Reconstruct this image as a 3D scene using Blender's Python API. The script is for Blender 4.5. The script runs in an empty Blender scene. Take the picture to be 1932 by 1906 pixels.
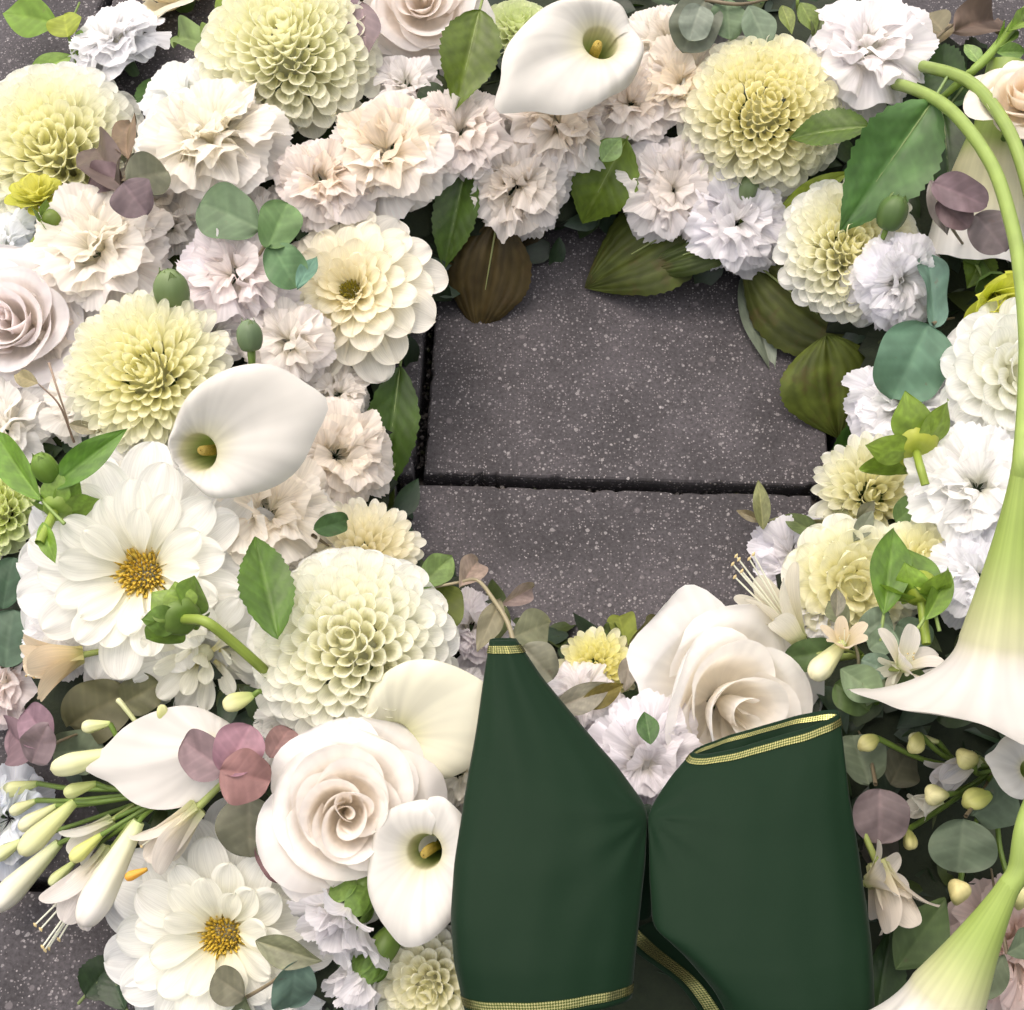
import bpy, math, random
import numpy as np
from mathutils import Matrix, Vector

# ------------------------------------------------------------------ camera, sky, sun, exposure
scene = bpy.context.scene
COL = scene.collection
TILT = math.radians(25.0)           # camera leans back from straight down
DIST = 0.78                         # metres from the camera to the wreath
PX = 1932.0                         # width of the picture in the units used below
FPX = DIST * PX / 0.60
CX, CY = 966.0, 953.0
RIGHT = Vector((1, 0, 0))
UPI = Vector((0, math.cos(TILT), math.sin(TILT)))
TOW = Vector((0, -math.sin(TILT), math.cos(TILT)))
AIM = Vector((0, 0, 0.085))
CAMP = AIM + TOW * DIST

cam = bpy.data.cameras.new("camera")
cam.sensor_fit = 'HORIZONTAL'
cam.angle = 2 * math.atan(CX / FPX)
cam.clip_start = 0.02
cam.clip_end = 200
camo = bpy.data.objects.new("camera", cam)
COL.objects.link(camo)
camo.matrix_world = Matrix((
    (RIGHT.x, UPI.x, TOW.x, CAMP.x), (RIGHT.y, UPI.y, TOW.y, CAMP.y),
    (RIGHT.z, UPI.z, TOW.z, CAMP.z), (0, 0, 0, 1)))
scene.camera = camo

SUN_EL, SUN_AZ = math.radians(64), math.radians(325)      # azimuth clockwise from +y
world = bpy.data.worlds.new("World")
scene.world = world
world.use_nodes = True
wn = world.node_tree
wbg = wn.nodes["Background"]
sky = wn.nodes.new("ShaderNodeTexSky")
sky.sky_type = 'NISHITA'
sky.sun_disc = False
sky.sun_elevation = SUN_EL
sky.sun_rotation = SUN_AZ
sky.air_density = 0.5
sky.dust_density = 9.0
sky.ozone_density = 0.6
wn.links.new(sky.outputs[0], wbg.inputs[0])
wbg.inputs[1].default_value = 0.06
sun = bpy.data.lights.new("sun", 'SUN')
sun.energy = 1.5
sun.angle = math.radians(150)
sun.color = (1.0, 0.975, 0.95)
suno = bpy.data.objects.new("sun", sun)
COL.objects.link(suno)
sd = Vector((math.sin(SUN_AZ) * math.cos(SUN_EL), math.cos(SUN_AZ) * math.cos(SUN_EL), math.sin(SUN_EL)))
suno.rotation_euler = sd.to_track_quat('Z', 'Y').to_euler()
suno.location = sd * 3
vs = scene.view_settings
vs.view_transform = 'Standard'
vs.look = 'None'
vs.exposure = 1.22
vs.gamma = 1.0
scene.cycles.max_bounces = 7
scene.cycles.diffuse_bounces = 5
scene.cycles.glossy_bounces = 2
scene.cycles.transmission_bounces = 4
scene.cycles.use_adaptive_sampling = True
scene.cycles.adaptive_threshold = 0.1
scene.cycles.use_denoising = True
scene.cycles.caustics_reflective = False
scene.cycles.caustics_refractive = False
vs.use_curve_mapping = False

# ------------------------------------------------------------------ where things stand
def at(x, y, z):
    """the point at height z (m) that shows at picture position x, y"""
    d = RIGHT * ((x - CX) / FPX) - UPI * ((y - CY) / FPX) - TOW
    return CAMP + d * ((CAMP.z - z) / -d.z)

def pxm(p):
    """metres per picture unit at point p"""
    return (CAMP - p).dot(TOW) / FPX

RC = at(1168, 822, 0.0)            # middle of the wreath's opening
RMID, RW, RH = 0.283, 0.138, 0.078  # ring radius, half width and height of the packed greenery

def ring_z(p):
    rr = math.hypot(p.x - RC.x, p.y - RC.y)
    q = 1 - ((rr - RMID) / RW) ** 2
    return RH * math.sqrt(q) if q > 0 else 0.0

def on(x, y, dz=0.0):
    """point dz millimetres above the ring's surface"""
    z = 0.05
    for _ in range(12):
        z = 0.5 * z + 0.5 * (ring_z(at(x, y, z)) + dz / 1000.0)
    return at(x, y, max(z, 0.004))

def axis_at(p, a=None, b=None, lean=0.45):
    """facing of a flower: outward from the ring unless a (right) and b (up) tilt it from the viewer"""
    if a is None:
        d = Vector((p.x - RC.x, p.y - RC.y, 0))
        rr = d.length
        n = Vector((0, 0, 1)) + d.normalized() * (lean * max(-1.2, min(1.2, (rr - RMID) / RW)))
        return n.normalized()
    return (TOW + RIGHT * a + UPI * b).normalized()

def frame(p, z, xdir=None, s=1.0, spin=0.0):
    z = z.normalized()
    x = xdir if xdir is not None else RIGHT
    x = x - z * x.dot(z)
    if x.length < 1e-6:
        x = UPI - z * UPI.dot(z)
    x.normalize()
    y = z.cross(x)
    m = Matrix(((x.x, y.x, z.x, p.x), (x.y, y.y, z.y, p.y), (x.z, y.z, z.z, p.z), (0, 0, 0, 1)))
    return m @ Matrix.Rotation(spin, 4, 'Z') @ Matrix.Scale(s, 4)

# ------------------------------------------------------------------ materials
def newmat(name):
    m = bpy.data.materials.new(name)
    m.use_nodes = True
    nt = m.node_tree
    nt.nodes.clear()
    out = nt.nodes.new("ShaderNodeOutputMaterial")
    return m, nt, out

def nd(nt, typ, **kw):
    n = nt.nodes.new(typ)
    for k, v in kw.items():
        if k.startswith('i_'):
            n.inputs[k[2:].replace('_', ' ')].default_value = v
        else:
            setattr(n, k, v)
    return n

def mixc(nt, blend, fac, a, b):
    n = nt.nodes.new("ShaderNodeMix")
    n.data_type = 'RGBA'
    n.blend_type = blend
    for sock, v in ((n.inputs[0], fac), (n.inputs[6], a), (n.inputs[7], b)):
        if hasattr(v, 'is_linked'):
            nt.links.new(v, sock)
        else:
            sock.default_value = v if not isinstance(v, tuple) else (*v, 1.0) if len(v) == 3 else v
    return n.outputs[2]

def plant_mat(name, trans, rough, spec, vein=0.25, vscale=(2.5, 38.0), var=0.05, blot=None, bump=0.12, tcol=(1, 1, 1), sheen=0.0):
    m, nt, out = newmat(name)
    L = nt.links.new
    at_ = nd(nt, "ShaderNodeAttribute", attribute_name="Col")
    oi = nd(nt, "ShaderNodeObjectInfo")
    c = mixc(nt, 'MULTIPLY', 1.0, at_.outputs[0], oi.outputs["Color"])
    st = nd(nt, "ShaderNodeAttribute", attribute_name="st")
    mp = nd(nt, "ShaderNodeMapping")
    mp.inputs["Scale"].default_value = (vscale[0], vscale[1], 1)
    L(st.outputs["Vector"], mp.inputs["Vector"])
    vt = nd(nt, "ShaderNodeTexNoise", i_Scale=1.0, i_Detail=1.0)
    L(mp.outputs[0], vt.inputs["Vector"])
    wm = nd(nt, "ShaderNodeMath", operation='MULTIPLY')
    L(oi.outputs["Random"], wm.inputs[0]); wm.inputs[1].default_value = 50
    L(wm.outputs[0], mp.inputs["Location"])
    tc = nd(nt, "ShaderNodeTexCoord")
    geo = nd(nt, "ShaderNodeNewGeometry")
    bn = nd(nt, "ShaderNodeTexNoise", i_Scale=70.0, i_Detail=1.0)
    L(geo.outputs["Position"], bn.inputs["Vector"])
    # petal-to-petal and cloudy variation of tone
    rr = nd(nt, "ShaderNodeMapRange")
    L(bn.outputs[0], rr.inputs[0])
    rr.inputs[1].default_value, rr.inputs[2].default_value = 0.3, 0.7
    rr.inputs[3].default_value, rr.inputs[4].default_value = 1 - var, 1 + var
    hs = nd(nt, "ShaderNodeHueSaturation")
    L(rr.outputs[0], hs.inputs["Value"])
    L(c, hs.inputs["Color"])
    col = hs.outputs[0]
    vr = nd(nt, "ShaderNodeMapRange")
    L(vt.outputs[0], vr.inputs[0])
    vr.inputs[1].default_value, vr.inputs[2].default_value = 0.35, 0.7
    vr.inputs[3].default_value, vr.inputs[4].default_value = 1.0 - vein * 0.3, 1.0 + vein * 0.12
    vg = nd(nt, "ShaderNodeCombineColor")
    for k in range(3):
        L(vr.outputs[0], vg.inputs[k])
    col = mixc(nt, 'MULTIPLY', 1.0, col, vg.outputs[0])
    if blot:
        b2 = nd(nt, "ShaderNodeTexNoise", i_Scale=blot[1], i_Detail=4.0, i_Roughness=0.6)
        L(geo.outputs["Position"], b2.inputs["Vector"])
        ra = nd(nt, "ShaderNodeMapRange")
        L(b2.outputs[0], ra.inputs[0])
        ra.inputs[1].default_value, ra.inputs[2].default_value = blot[2], blot[2] + 0.12
        ra.inputs[3].default_value, ra.inputs[4].default_value = 0.0, blot[3]
        col = mixc(nt, 'MIX', ra.outputs[0], col, blot[0])
    p = nd(nt, "ShaderNodeBsdfPrincipled")
    L(col, p.inputs["Base Color"])
    p.inputs["Roughness"].default_value = rough
    p.inputs["Specular IOR Level"].default_value = spec
    if sheen:
        p.inputs["Sheen Weight"].default_value = sheen
        p.inputs["Sheen Roughness"].default_value = 0.5
    bp = nd(nt, "ShaderNodeBump", i_Strength=bump, i_Distance=0.0006)
    L(vt.outputs[0], bp.inputs["Height"])
    L(bp.outputs[0], p.inputs["Normal"])
    tr = nd(nt, "ShaderNodeBsdfTranslucent")
    tcx = mixc(nt, 'MULTIPLY', 1.0, col, tcol)
    L(tcx, tr.inputs["Color"])
    mx = nd(nt, "ShaderNodeMixShader")
    mx.inputs[0].default_value = trans
    L(p.outputs[0], mx.inputs[1]); L(tr.outputs[0], mx.inputs[2])
    L(mx.outputs[0], out.inputs[0])
    return m

M_PETAL = plant_mat("petal_soft", 0.48, 0.55, 0.25, vein=0.30, var=0.03, tcol=(1, 1, 0.99), sheen=0.1)
M_FRILL = plant_mat("petal_frilled", 0.5, 0.6, 0.2, vein=0.40, vscale=(3.0, 26.0), var=0.04, tcol=(1, 1, 1))
M_ROSE = plant_mat("petal_rose", 0.45, 0.5, 0.3, vein=0.2, vscale=(1.2, 16.0), var=0.03, tcol=(1, 0.985, 0.96), sheen=0.15)
M_CALLA = plant_mat("spathe_waxy", 0.16, 0.45, 0.25, vein=0.35, vscale=(0.8, 34.0), var=0.03, bump=0.3, tcol=(1, 0.98, 0.88))
M_LEAF = plant_mat("leaf_green", 0.20, 0.42, 0.45, vein=0.6, vscale=(9.0, 7.0), var=0.16, bump=0.25, tcol=(1.0, 1.25, 0.5))
M_LEAFOLD = plant_mat("leaf_olive", 0.10, 0.55, 0.22, vein=0.8, vscale=(7.0, 9.0), var=0.25, bump=0.35, tcol=(1.1, 1.1, 0.5),
                      blot=((0.075, 0.05, 0.02), 60.0, 0.56, 0.55))
M_EUC = plant_mat("leaf_eucalyptus", 0.14, 0.55, 0.3, vein=0.35, vscale=(6.0, 6.0), var=0.12, bump=0.12, tcol=(1, 1.1, 0.7),
                  blot=((0.16, 0.09, 0.07), 160.0, 0.66, 0.5))
M_STEM = plant_mat("stem_green", 0.06, 0.4, 0.4, vein=0.3, vscale=(2.0, 14.0), var=0.08, bump=0.1)
M_SPADIX = plant_mat("spadix_grainy", 0.05, 0.8, 0.1, vein=1.2, vscale=(90.0, 40.0), var=0.2, bump=1.0)
M_BUD = plant_mat("bud_waxy", 0.15, 0.42, 0.4, vein=0.3, vscale=(2.0, 12.0), var=0.06, bump=0.12)

# ------------------------------------------------------------------ meshes
def to_mesh(name, V, F, C, ST, mat, smooth=True):
    me = bpy.data.meshes.new(name)
    V = np.asarray(V, np.float32).reshape(-1, 3)
    F = np.asarray(F, np.int32)
    n, k = F.shape
    me.vertices.add(len(V)); me.vertices.foreach_set("co", V.ravel())
    me.loops.add(n * k); me.loops.foreach_set("vertex_index", F.ravel())
    me.polygons.add(n)
    me.polygons.foreach_set("loop_start", np.arange(0, n * k, k, dtype=np.int32))
    me.polygons.foreach_set("loop_total", np.full(n, k, np.int32))
    me.polygons.foreach_set("use_smooth", np.full(n, smooth, bool))
    ca = me.color_attributes.new("Col", 'FLOAT_COLOR', 'POINT')
    cc = np.ones((len(V), 4), np.float32)
    cc[:, :3] = np.asarray(C, np.float32).reshape(-1, 3) if C is not None else 1.0
    ca.data.foreach_set("color", cc.ravel())
    sa = me.attributes.new("st", 'FLOAT_VECTOR', 'POINT')
    ss = np.zeros((len(V), 3), np.float32)
    if ST is not None:
        ss[:, :2] = np.asarray(ST, np.float32).reshape(-1, 2)
    sa.data.foreach_set("vector", ss.ravel())
    me.update(calc_edges=True)
    if mat:
        me.materials.append(mat)
    return me

def grid_faces(nu, nv, wrap=False, off=0):
    i, j = np.meshgrid(np.arange(nu - 1), np.arange(nv if wrap else nv - 1), indexing='ij')
    a = i * nv + j; b = i * nv + (j + 1) % nv; c = (i + 1) * nv + (j + 1) % nv; d = (i + 1) * nv + j
    return np.stack([a, d, c, b], -1).reshape(-1, 4) + off

def grid_mesh(name, P, C, mat, wrap=False, ST=None):
    nu, nv = P.shape[:2]
    if ST is None:
        u, v = np.meshgrid(np.linspace(0, 1, nu), np.linspace(0, 1, nv), indexing='ij')
        ST = np.stack([u, v], -1)
    C = np.broadcast_to(np.asarray(C, np.float32), (nu, nv, 3)) if C is not None else None
    return to_mesh(name, P, grid_faces(nu, nv, wrap), C, ST, mat)

def join_data(parts):
    """parts: (V, F, C, ST) -> one set"""
    V, F, C, S, o = [], [], [], [], 0
    for v, f, c, s in parts:
        V.append(v); F.append(f + o); C.append(c); S.append(s); o += len(v)
    return np.concatenate(V), np.concatenate(F), np.concatenate(C), np.concatenate(S)

def sstep(a, b, x):
    t = np.clip((x - a) / (b - a), 0, 1)
    return t * t * (3 - 2 * t)

def lerp3(a, b, t):
    return tuple(a[k] + (b[k] - a[k]) * t for k in range(3))

def catmull(pts, n):
    P = np.asarray(pts, float)
    m = len(P)
    if m == 2:
        t = np.linspace(0, 1, n)[:, None]
        return P[0] * (1 - t) + P[1] * t
    Q = np.vstack([2 * P[0] - P[1], P, 2 * P[-1] - P[-2]])
    out = []
    for k in range(n):
        s = k / (n - 1) * (m - 1)
        i = min(int(s), m - 2); t = s - i
        a, b, c, d = Q[i], Q[i + 1], Q[i + 2], Q[i + 3]
        out.append(0.5 * ((2 * b) + (c - a) * t + (2 * a - 5 * b + 4 * c - d) * t * t + (3 * b - a - 3 * c + d) * t ** 3))
    return np.array(out)

def tube_data(pts, rad, n=20, k=8, col=(1, 1, 1), col2=None):
    P = catmull(pts, n)
    R = np.interp(np.linspace(0, 1, n), np.linspace(0, 1, len(rad)), rad) if hasattr(rad, '__len__') else np.full(n, rad)
    T = np.gradient(P, axis=0); T /= np.linalg.norm(T, axis=1)[:, None] + 1e-12
    ref = np.array([0.31, 0.52, 0.79])
    A = np.cross(T, ref); A /= np.linalg.norm(A, axis=1)[:, None] + 1e-12
    B = np.cross(T, A)
    th = np.linspace(0, 2 * np.pi, k, endpoint=False)
    G = P[:, None] + R[:, None, None] * (np.cos(th)[None, :, None] * A[:, None] + np.sin(th)[None, :, None] * B[:, None])
    t = np.linspace(0, 1, n)
    c = np.asarray(col)[None] * (1 - t[:, None]) + np.asarray(col2 or col)[None] * t[:, None]
    C = np.repeat(c[:, None], k, 1)
    u, v = np.meshgrid(t, np.linspace(0, 1, k), indexing='ij')
    V = G.reshape(-1, 3); F = grid_faces(n, k, True)
    Cc = C.reshape(-1, 3); S = np.stack([u, v], -1).reshape(-1, 2)
    return V, F, Cc, S

def tube_mesh(name, pts, rad, mat, n=20, k=8, col=(1, 1, 1), col2=None):
    return to_mesh(name, *tube_data(pts, rad, n, k, col, col2), mat)

GROUPS = {"carnation": "carnations packed around the wreath", "dahlia": "dahlias packed around the wreath", "rose": "roses set into the wreath", "calla lily": "calla lilies set into the wreath",
          "chrysanthemum": "chrysanthemums set into the wreath", "eucalyptus": "eucalyptus sprigs between the flowers", "leaf": "single leaves between the flowers",
          "flower bud": "buds standing between the flowers", "dahlia bud": "dahlia buds with green bracts", "floret": "loose florets between the flowers", "agapanthus": "agapanthus heads in the wreath", "twig": "thin dry twigs"}

def thing(name, label, cat, M, group=None):
    o = bpy.data.objects.new(name, None)
    o.empty_display_size = 0.1
    COL.objects.link(o)
    o.matrix_basis = M
    o["label"] = label; o["category"] = cat
    group = group or GROUPS.get(cat)
    if group:
        o["group"] = group
    return o

def part(name, me, parent, M=None, color=(1, 1, 1), kind=None, label=None):
    o = bpy.data.objects.new(name, me)
    COL.objects.link(o)
    o.parent = parent
    if M is not None:
        o.matrix_basis = M
    o.color = (*color, 1.0)
    if kind:
        o["kind"] = kind
    if label:
        o["label"] = label
    return o

def mat_rts(az, base, el, roll, sx, sy, sz=None):
    return (Matrix.Rotation(az, 4, 'Z') @ Matrix.Translation(base) @ Matrix.Rotation(-el, 4, 'Y')
            @ Matrix.Rotation(roll, 4, 'X') @ Matrix.Diagonal((sx, sy, sz if sz is not None else sy, 1)))

GA = math.radians(137.508)
# ------------------------------------------------------------------ petals
def strip_petal(name, nu, nv, w, arc, bend, col, mat, notch=0.0, jitter=0.0, seed=0, zs=1.0):
    """petal along +x; w(u) half width, arc(u) how far its edges roll up (radians), bend(u) turning angle of the midline"""
    rg = np.random.default_rng(seed)
    u = 1 - (1 - np.linspace(0, 1, nu)) ** 1.8                # closer rows towards the rounded tip
    s = np.linspace(-1, 1, nv)
    ang = bend(u)
    dx = np.cos(ang); dz = np.sin(ang); du = np.diff(u)
    x = np.concatenate([[0], np.cumsum((dx[1:] + dx[:-1]) / 2 * du)])
    z = np.concatenate([[0], np.cumsum((dz[1:] + dz[:-1]) / 2 * du)])
    W = w(u)[:, None]; A = np.maximum(arc(u), 1e-3)[:, None]
    rad = W / (A / 2)
    th = s[None] * A / 2
    y = rad * np.sin(th)
    n = rad * (1 - np.cos(th))
    X = x[:, None] - n * np.sin(ang)[:, None] - notch * (1 - np.abs(s[None])) ** 2 * (u[:, None] ** 8)
    Z = z[:, None] + n * np.cos(ang)[:, None]
    if jitter:
        ph = rg.uniform(0, 6, 4)
        Z = Z + jitter * u[:, None] ** 1.5 * (np.sin(s[None] * 3 + ph[0]) + 0.6 * np.sin(s[None] * 7 + u[:, None] * 5 + ph[1]))
        y = y + jitter * 0.6 * np.sin(u[:, None] * 6 + ph[2])
    sc_ = 1.0 / (y.max() - y.min())
    P = np.stack([X, y * sc_, z[:, None] + (Z - z[:, None]) * sc_ * zs], -1)
    return grid_mesh(name, P, col(u, s), mat)

def tipw(u, t0, p=2.0):
    return np.where(u > t0, np.sqrt(np.clip(1 - ((u - t0) / (1 - t0)) ** p, 0, 1)), 1.0)

def colgrad(base, mid, tip, b0=0.25, b1=0.75, edge=None):
    base, mid, tip = map(np.array, (base, mid, tip))
    def f(u, s):
        a = sstep(0.0, b0, u)[:, None, None]; b = sstep(b0, b1, u)[:, None, None]
        c = base * (1 - a) + mid * a
        c = c * (1 - b) + tip * b
        return np.broadcast_to(c, (len(u), len(s), 3))
    return f

G_BASE = colgrad((0.96, 0.95, 0.80), (0.99, 0.99, 0.93), (1, 1, 0.995), 0.25, 0.8)
PET_BALL, PET_WIDE, PET_MUM, PET_BROAD = [], [], [], []
for k in range(5):
    rg = random.Random(k)
    f = rg.uniform(0.9, 1.1)
    # quilled, spoon shaped petal of a ball dahlia
    PET_BALL.append(strip_petal("ball_petal", 13, 9,
        lambda u: 0.24 * f * (0.50 + 0.50 * sstep(0, 0.6, u)) * tipw(u, 0.74, 2.3) + 0.002,
        lambda u: np.interp(u, [0, 0.4, 0.8, 1], [4.4, 3.8, 2.7 * f, 1.5]),
        lambda u: np.interp(u, [0, 0.6, 1], [-0.05, 0.06, -0.06 * f]), G_BASE, M_PETAL, jitter=0.012, seed=k))
    # wide flat petal of a decorative dahlia
    PET_WIDE.append(strip_petal("wide_petal", 14, 9,
        lambda u: 0.225 * f * (0.38 + 0.62 * sstep(0, 0.55, u)) * tipw(u, 0.68, 2.3) + 0.002,
        lambda u: np.interp(u, [0, 0.3, 0.7, 1], [3.4, 2.2, 1.2 * f, 0.6]),
        lambda u: np.interp(u, [0, 0.5, 1], [0.18, 0.0, -0.35 * f]), G_BASE, M_PETAL, notch=0.0, jitter=0.022, seed=10 + k))
    # narrow pointed petal of a chrysanthemum
    PET_MUM.append(strip_petal("narrow_petal", 12, 7,
        lambda u: 0.115 * f * (0.5 + 0.5 * sstep(0, 0.5, u)) * tipw(u, 0.55, 1.9) + 0.002,
        lambda u: np.interp(u, [0, 0.3, 0.8, 1], [3.6, 2.6, 1.9, 1.0]),
        lambda u: np.interp(u, [0, 0.6, 1], [0.1, 0.08, 0.18 * f]), G_BASE, M_PETAL, jitter=0.012, seed=20 + k))
    # very broad soft petal of an open dahlia
    PET_BROAD.append(strip_petal("broad_petal", 16, 13,
        lambda u: 0.30 * f * (0.22 + 0.78 * sstep(0, 0.7, u)) * tipw(u, 0.66, 2.3) + 0.002,
        lambda u: np.interp(u, [0, 0.3, 0.7, 1], [2.6, 1.2, 0.7 * f, 0.4]),
        lambda u: np.interp(u, [0, 0.5, 1], [0.22, 0.02, -0.42 * f]), colgrad((0.88, 0.80, 0.36), (0.98, 0.97, 0.88), (1, 1, 1), 0.2, 0.55),
        M_PETAL, notch=0.012, jitter=0.03, seed=30 + k))
PETS = dict(ball=PET_BALL, wide=PET_WIDE, mum=PET_MUM, broad=PET_BROAD)

def bake(me, M):
    """mesh data as arrays, moved by M"""
    n = len(me.vertices)
    v = np.empty(n * 3, np.float32); me.vertices.foreach_get("co", v)
    v = np.c_[v.reshape(-1, 3), np.ones(n)] @ np.array(M).T
    f = np.empty(len(me.loops), np.int32); me.loops.foreach_get("vertex_index", f)
    c = np.empty(n * 4, np.float32); me.color_attributes["Col"].data.foreach_get("color", c)
    s = np.empty(n * 3, np.float32); me.attributes["st"].data.foreach_get("vector", s)
    return v[:, :3], f.reshape(-1, 4), c.reshape(-1, 4)[:, :3], s.reshape(-1, 3)[:, :2]

STEMS = {}
def stem_part(parent, length, r0=0.10, flare=0.34, col=(0.10, 0.17, 0.04)):
    """calyx and stem running from the back of the flower down into the ring (local units)"""
    key = (round(length, 2), r0, flare)
    if key not in STEMS:
        STEMS[key] = tube_mesh("stem", [(0, 0, 0.02), (0, 0, -0.12), (0, 0, -0.3), (0, 0, -0.45 - length * 0.5), (0, 0, -0.45 - length)],
                               [flare, flare * 0.85, r0 * 1.6, r0, r0], M_STEM, n=14, k=8)
    return part("stem", STEMS[key], parent, color=col)

def bright(c, k=1.10):
    k = min(k, 0.972 / max(c))
    return tuple(v * k for v in c)

def dahlia(x, y, rpx, label, dz=10, kind='ball', n=120, outer=(0.84, 0.82, 0.72), inner=(0.80, 0.76, 0.36), a=None, b=None,
           dome=0.72, e0=-8, e1=88, plen=0.62, pw=None, ov=1.45, ninner=0.4, seed=0, grp=None, disc=0.0, disc_col=(0.48, 0.33, 0.04),
           tight=0.62, small=0.55, name="dahlia", core=0.13, tpow=1.0, cat="dahlia"):
    """petals in phyllotaxis over a dome; the outer ones are parts, the tiny inner ones one part"""
    rd = random.Random(seed * 977 + 5)
    p = on(x, y, dz)
    R = rpx * 1.05 * pxm(p)
    root = thing(name, label, cat, frame(p, axis_at(p, a, b), s=R, spin=rd.uniform(0, 6.28)), grp)
    kinds = PETS[kind]
    joined = []
    s0, s1 = math.sin(math.radians(e0)), math.sin(math.radians(e1))
    for i in range(n):
        t = i / (n - 1)
        el = math.asin(max(-1, min(1, s0 + (s1 - s0) * t ** tight)))
        az = i * GA + rd.gauss(0, 0.05)
        size = 1 - (1 - small) * t ** 0.9
        rr = 1 + rd.gauss(0, 0.025)
        tip = Vector((math.cos(el) * rr, 0, math.sin(el) * dome * rr))
        fl = el * (0.86 + 0.22 * (el / 1.53) ** 2 if el > 0 else 1.3) + rd.gauss(0, 0.035)   # the heart closes over
        d = Vector((math.cos(fl), 0, math.sin(fl)))
        ln = plen * size * rr
        base = tip - d * ln
        if disc:
            fl = math.radians(e0 + (e1 - e0) * t ** 1.1) + rd.gauss(0, 0.06)
            ln = (1 - 0.75 * disc) * (1 - (1 - small) * t) * rr
            base = Vector((disc * 0.78, 0, 0.02 + dome * 0.16 * t))
        if pw:
            w = pw * ln * rd.uniform(0.92, 1.1)
        else:
            w = ov * math.sqrt(2 * math.pi * (s1 - s0) * tight * max(t, 0.03) ** (tight - 1) / n) * rd.uniform(0.92, 1.08) * (0.45 + 0.55 * dome)
        M = mat_rts(az, base, fl, rd.gauss(0, 0.12), ln, w)
        col = bright(lerp3(outer, inner, max(0.0, min(1.0, t ** tpow * 1.05 + rd.gauss(0, 0.03)))), 1.13)
        me = kinds[rd.randrange(len(kinds))]
        if t < 1 - ninner:
            part("petal", me, root, M, col)
        else:
            v, f, c, s = bake(me, M)
            joined.append((v, f, c * np.array(col)[None], s))
    if joined:
        part("inner_petals", to_mesh("inner_petals", *join_data(joined), M_PETAL), root, kind="stuff")
    # heart of the flower: packed florets on a small cushion
    fl = []
    if disc:
        m = int(150)
        for i in range(m):
            q = math.sqrt((i + 0.5) / m); az = i * GA
            rr = disc * 1.15 * q
            hz = dome * 0.16 + 0.10 * (1 - q * q) * disc * 3
            pos = (rr * math.cos(az), rr * math.sin(az), hz)
            up = (pos[0] * 1.25 + rd.gauss(0, 0.01), pos[1] * 1.25 + rd.gauss(0, 0.01), hz + disc * (0.28 + 0.12 * rd.random()))
            c = lerp3(disc_col, (0.74, 0.6, 0.16), (q ** 2) * rd.random())
            fl.append(tube_data([pos, up], [disc * 0.075, disc * 0.09, disc * 0.05], 4, 5, col=lerp3(c, (0.1, 0.09, 0.01), 0.5), col2=c))
        part("disc_florets", to_mesh("disc_florets", *join_data(fl), M_BUD), root, kind="stuff")
    # cushion that carries the petals
    u = np.linspace(0, math.pi / 2, 8); th = np.linspace(0, 2 * np.pi, 16, endpoint=False)
    cr = disc * 1.1 if disc else core + (0.12 if not pw else 0.0)
    G = np.stack([np.outer(np.cos(u), np.cos(th)) * cr, np.outer(np.cos(u), np.sin(th)) * cr,
                  np.outer(np.sin(u), np.ones(16)) * dome * (0.18 if disc else 0.62 if not pw else 0.2)], -1)
    part("receptacle", grid_mesh("receptacle", G, np.array(lerp3(inner, (0.45, 0.45, 0.12), 0.4)), M_BUD, wrap=True), root)
    stem_part(root, 0.9, 0.07, 0.36)
    return root

# ------------------------------------------------------------------ carnations
PET_CARN = []
for k in range(9):
    rg = np.random.default_rng(100 + k)
    nu, nv = 16, 33
    u = np.linspace(0, 1, nu)[:, None]; s = np.linspace(-1, 1, nv)[None]
    A = [0.06, 0.08, 0.10, 0.12, 0.08, 0.15, 0.11, 0.17, 0.14][k]
    fold = [1.0, 0.95, 0.85, 0.8, 0.95, 0.7, 0.85, 0.6, 0.72][k]
    ph = rg.uniform(0, 6.28, 6); kk = rg.uniform(0.85, 1.2, 4)
    half = 1.05 * fold                                        # angular half span of the fan
    th = s * half * (0.18 + 0.82 * u ** 0.8)
    teeth = 0.04 * (np.abs(((s * 7.5 + ph[4]) % 1) * 2 - 1)) + 0.035 * np.sin(s * 6 + ph[5]) + 0.012 * rg.normal(size=(1, nv))
    rad = u * (1 - 0.16 * s ** 2) + (u ** 5) * teeth
    x = rad * np.cos(th); y = rad * np.sin(th)
    z = (u ** 1.6) * A * (np.sin(s * 5.2 * kk[0] + ph[0]) + 0.5 * np.sin(s * 9.5 * kk[1] + ph[1] + u * 2) + 0.15 * np.sin(s * 15 + ph[2]))
    z = z + 0.10 * np.sin(u * 3.0) - 0.16 * u ** 3 + 0.25 * (s ** 2) * u * (0.3 + 0.7 * (1 - fold)) * 1.5
    P = np.stack([x, y, z], -1)
    a = sstep(0.15, 0.75, u)[..., None] * np.ones((1, nv, 1))
    C = np.array((0.95, 0.95, 0.86)) * (1 - a) + np.array((1, 1, 1)) * a
    PET_CARN.append(grid_mesh("frilled_petal", P, C, M_FRILL))

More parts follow.
